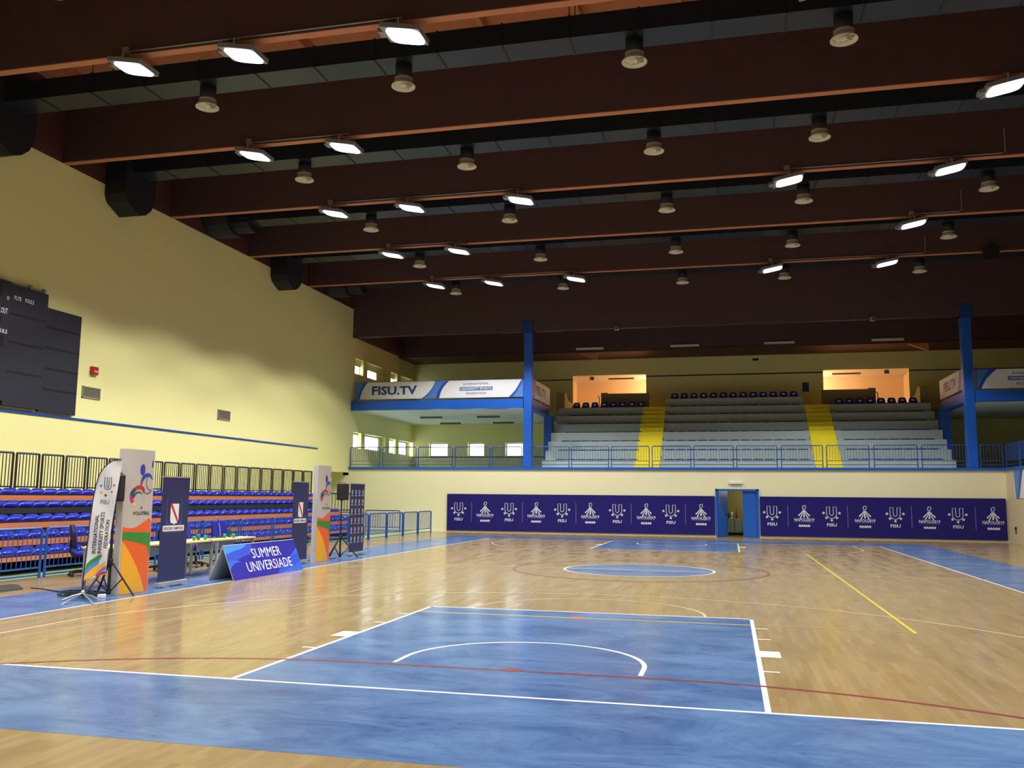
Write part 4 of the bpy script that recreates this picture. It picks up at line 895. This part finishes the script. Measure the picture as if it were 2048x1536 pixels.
# swivel chairs
def chair(loc, rz, label, proto=[]):
    if proto: return dup(proto[0], loc, label, rz)
    r = empty('office_chair', loc, label, 'chair', 'swivel chairs behind the desks', rz)
    b = MB()
    for k in range(5):
        a = 2*pi*k/5; c, s = math.cos(a), math.sin(a); b.tube([(0, 0, .1), (.16*c, .16*s, .1), (.29*c, .29*s, .075)], [.035, .026, .018], M['plast'], 6)
    sbase = b.build('star_base', r)
    for k in range(5):
        a = 2*pi*k/5; c, s = math.cos(a), math.sin(a); x, y = .29*c, .29*s
        MB().lathe([(.012, -.026), (.03, -.024), (.03, .024), (.012, .026)], (x, y, .031), M['plast'], 12, axis=(-s, c, .0)).tube([(x, y, .05), (x, y, .085)], .01, M['plast'], 5).build('caster', sbase)
    MB().tube([(0, 0, .09), (0, 0, .26)], .03, M['plast'], 10).tube([(0, 0, .24), (0, 0, .42)], .018, M['steel'], 10).build('gas_column', r)
    st = MB(); nst = 20; pr = [(.9, 0), (1, .03), (1, .055), (.93, .08), (.6, .088), (0, .085)]
    vs_ = []
    for sc_, z in pr:
        for k in range(nst):
            a = 2*pi*k/nst; c, s = math.cos(a), math.sin(a); vs_.append((.235*sc_*math.copysign(abs(c)**.6, c), .235*sc_*math.copysign(abs(s)**.6, s), .42+z))
    st.add(vs_, [(i*nst+k, i*nst+(k+1) % nst, (i+1)*nst+(k+1) % nst, (i+1)*nst+k) for i in range(len(pr)-1) for k in range(nst)]+[tuple(range(nst))[::-1]], M['fabric']); st.build('seat', r, True)
    bk_ = MB(); H = [(-.12, .0), (-.19, .05), (-.215, .18), (-.21, .34), (-.17, .46), (-.1, .50)]
    op = H+[(-a, b) for a, b in H[::-1]]
    bk_.prism(op, lambda u, v, d: (-.22-.1*v+.35*u*u+d, u, .56+v), 0, .045, M['fabric']); bk_.build('backrest', r, bevel=.015)
    bc = MB(); bc.prism([(a*.96, .02+b*.95) for a, b in op], lambda u, v, d: (-.225-.1*v+.35*u*u+d, u, .56+v), -.035, 0, M['plast']); bc.tube([(0, 0, .41), (-.2, 0, .40), (-.28, 0, .5), (-.28, 0, .75)], .022, M['plast'], 6); bc.build('back_shell', r)
    for s in (-1, 1):
        MB().tube([(.05, s*.2, .41), (.06, s*.27, .44), (.02, s*.28, .6), (-.02, s*.28, .645)], .015, M['plast'], 6).obox((.0, s*.28, .655), (.13, 0, 0), (0, .025, 0), (0, 0, .014), M['plast']).build('armrest', r)
    proto.append(r); return r
chair((-10.95, 8.4, 0), R(48), 'blue swivel chair at the left, its black back between fence and feather flag')
chair((-10.25, 10.0, 0), R(150), 'blue swivel chair partly hidden behind the nearer roll-up banner, left side')
chair((-10.15, 11.2, 0), R(20), 'blue swivel chair behind the middle desk, hidden by the nearer roll-up banner')
chair((-10.0, 12.15, 0), R(-25), 'blue swivel chair behind the right desk, back above the green cups')
# floor clutter
tag(MB().prism([(0, 0), (.0, .05), (.06, .09), (.2, .08), (.3, .03), (.32, 0)], lambda u, v, d: (-10.1-.32+u*1.0, d, v), 3.2, 5.85, M['canvas']).build('equipment_bag'), 'flat black canvas bag lying on the floor at the left edge', 'bag')
tag(MB().tube([(-9.95, 5.85, .03), (-9.7, 5.86, .02), (-9.3, 5.7, .012), (-8.9, 5.55, .012), (-8.6, 5.4, .012)], .01, M['black'], 6).build('floor_cable'), 'black cable running from the canvas bag to the feather flag', 'cable')
cp = MB(); pts = []
for k in range(150):
    a = k*.42; rr = .16+.12*math.sin(k*.37); pts.append((-8.42+rr*1.5*math.cos(a)*1.0, 5.28+rr*1.1*math.sin(a), .02+.055*abs(math.sin(k*.23))))
cp.tube(pts, .009, M['black'], 5); tag(cp.build('cable_pile'), 'tangled heap of black cable at the foot of the feather flag', 'cable')
tag(MB().box(-8.0, -7.9, 5.12, 5.22, 0, .06, M['white']).build('power_adapter', bevel=.01), 'small white power adapter on the blue strip by the tripod', 'adapter')
tag(MB().tube([(-8.45, 13.3, .012), (-8.5, 13.5, .012), (-8.6, 13.9, .012), (-8.3, 15.0, .012)], .009, M['black'], 5).build('floor_cable'), 'thin black cable on the floor behind the farther totem', 'cable')
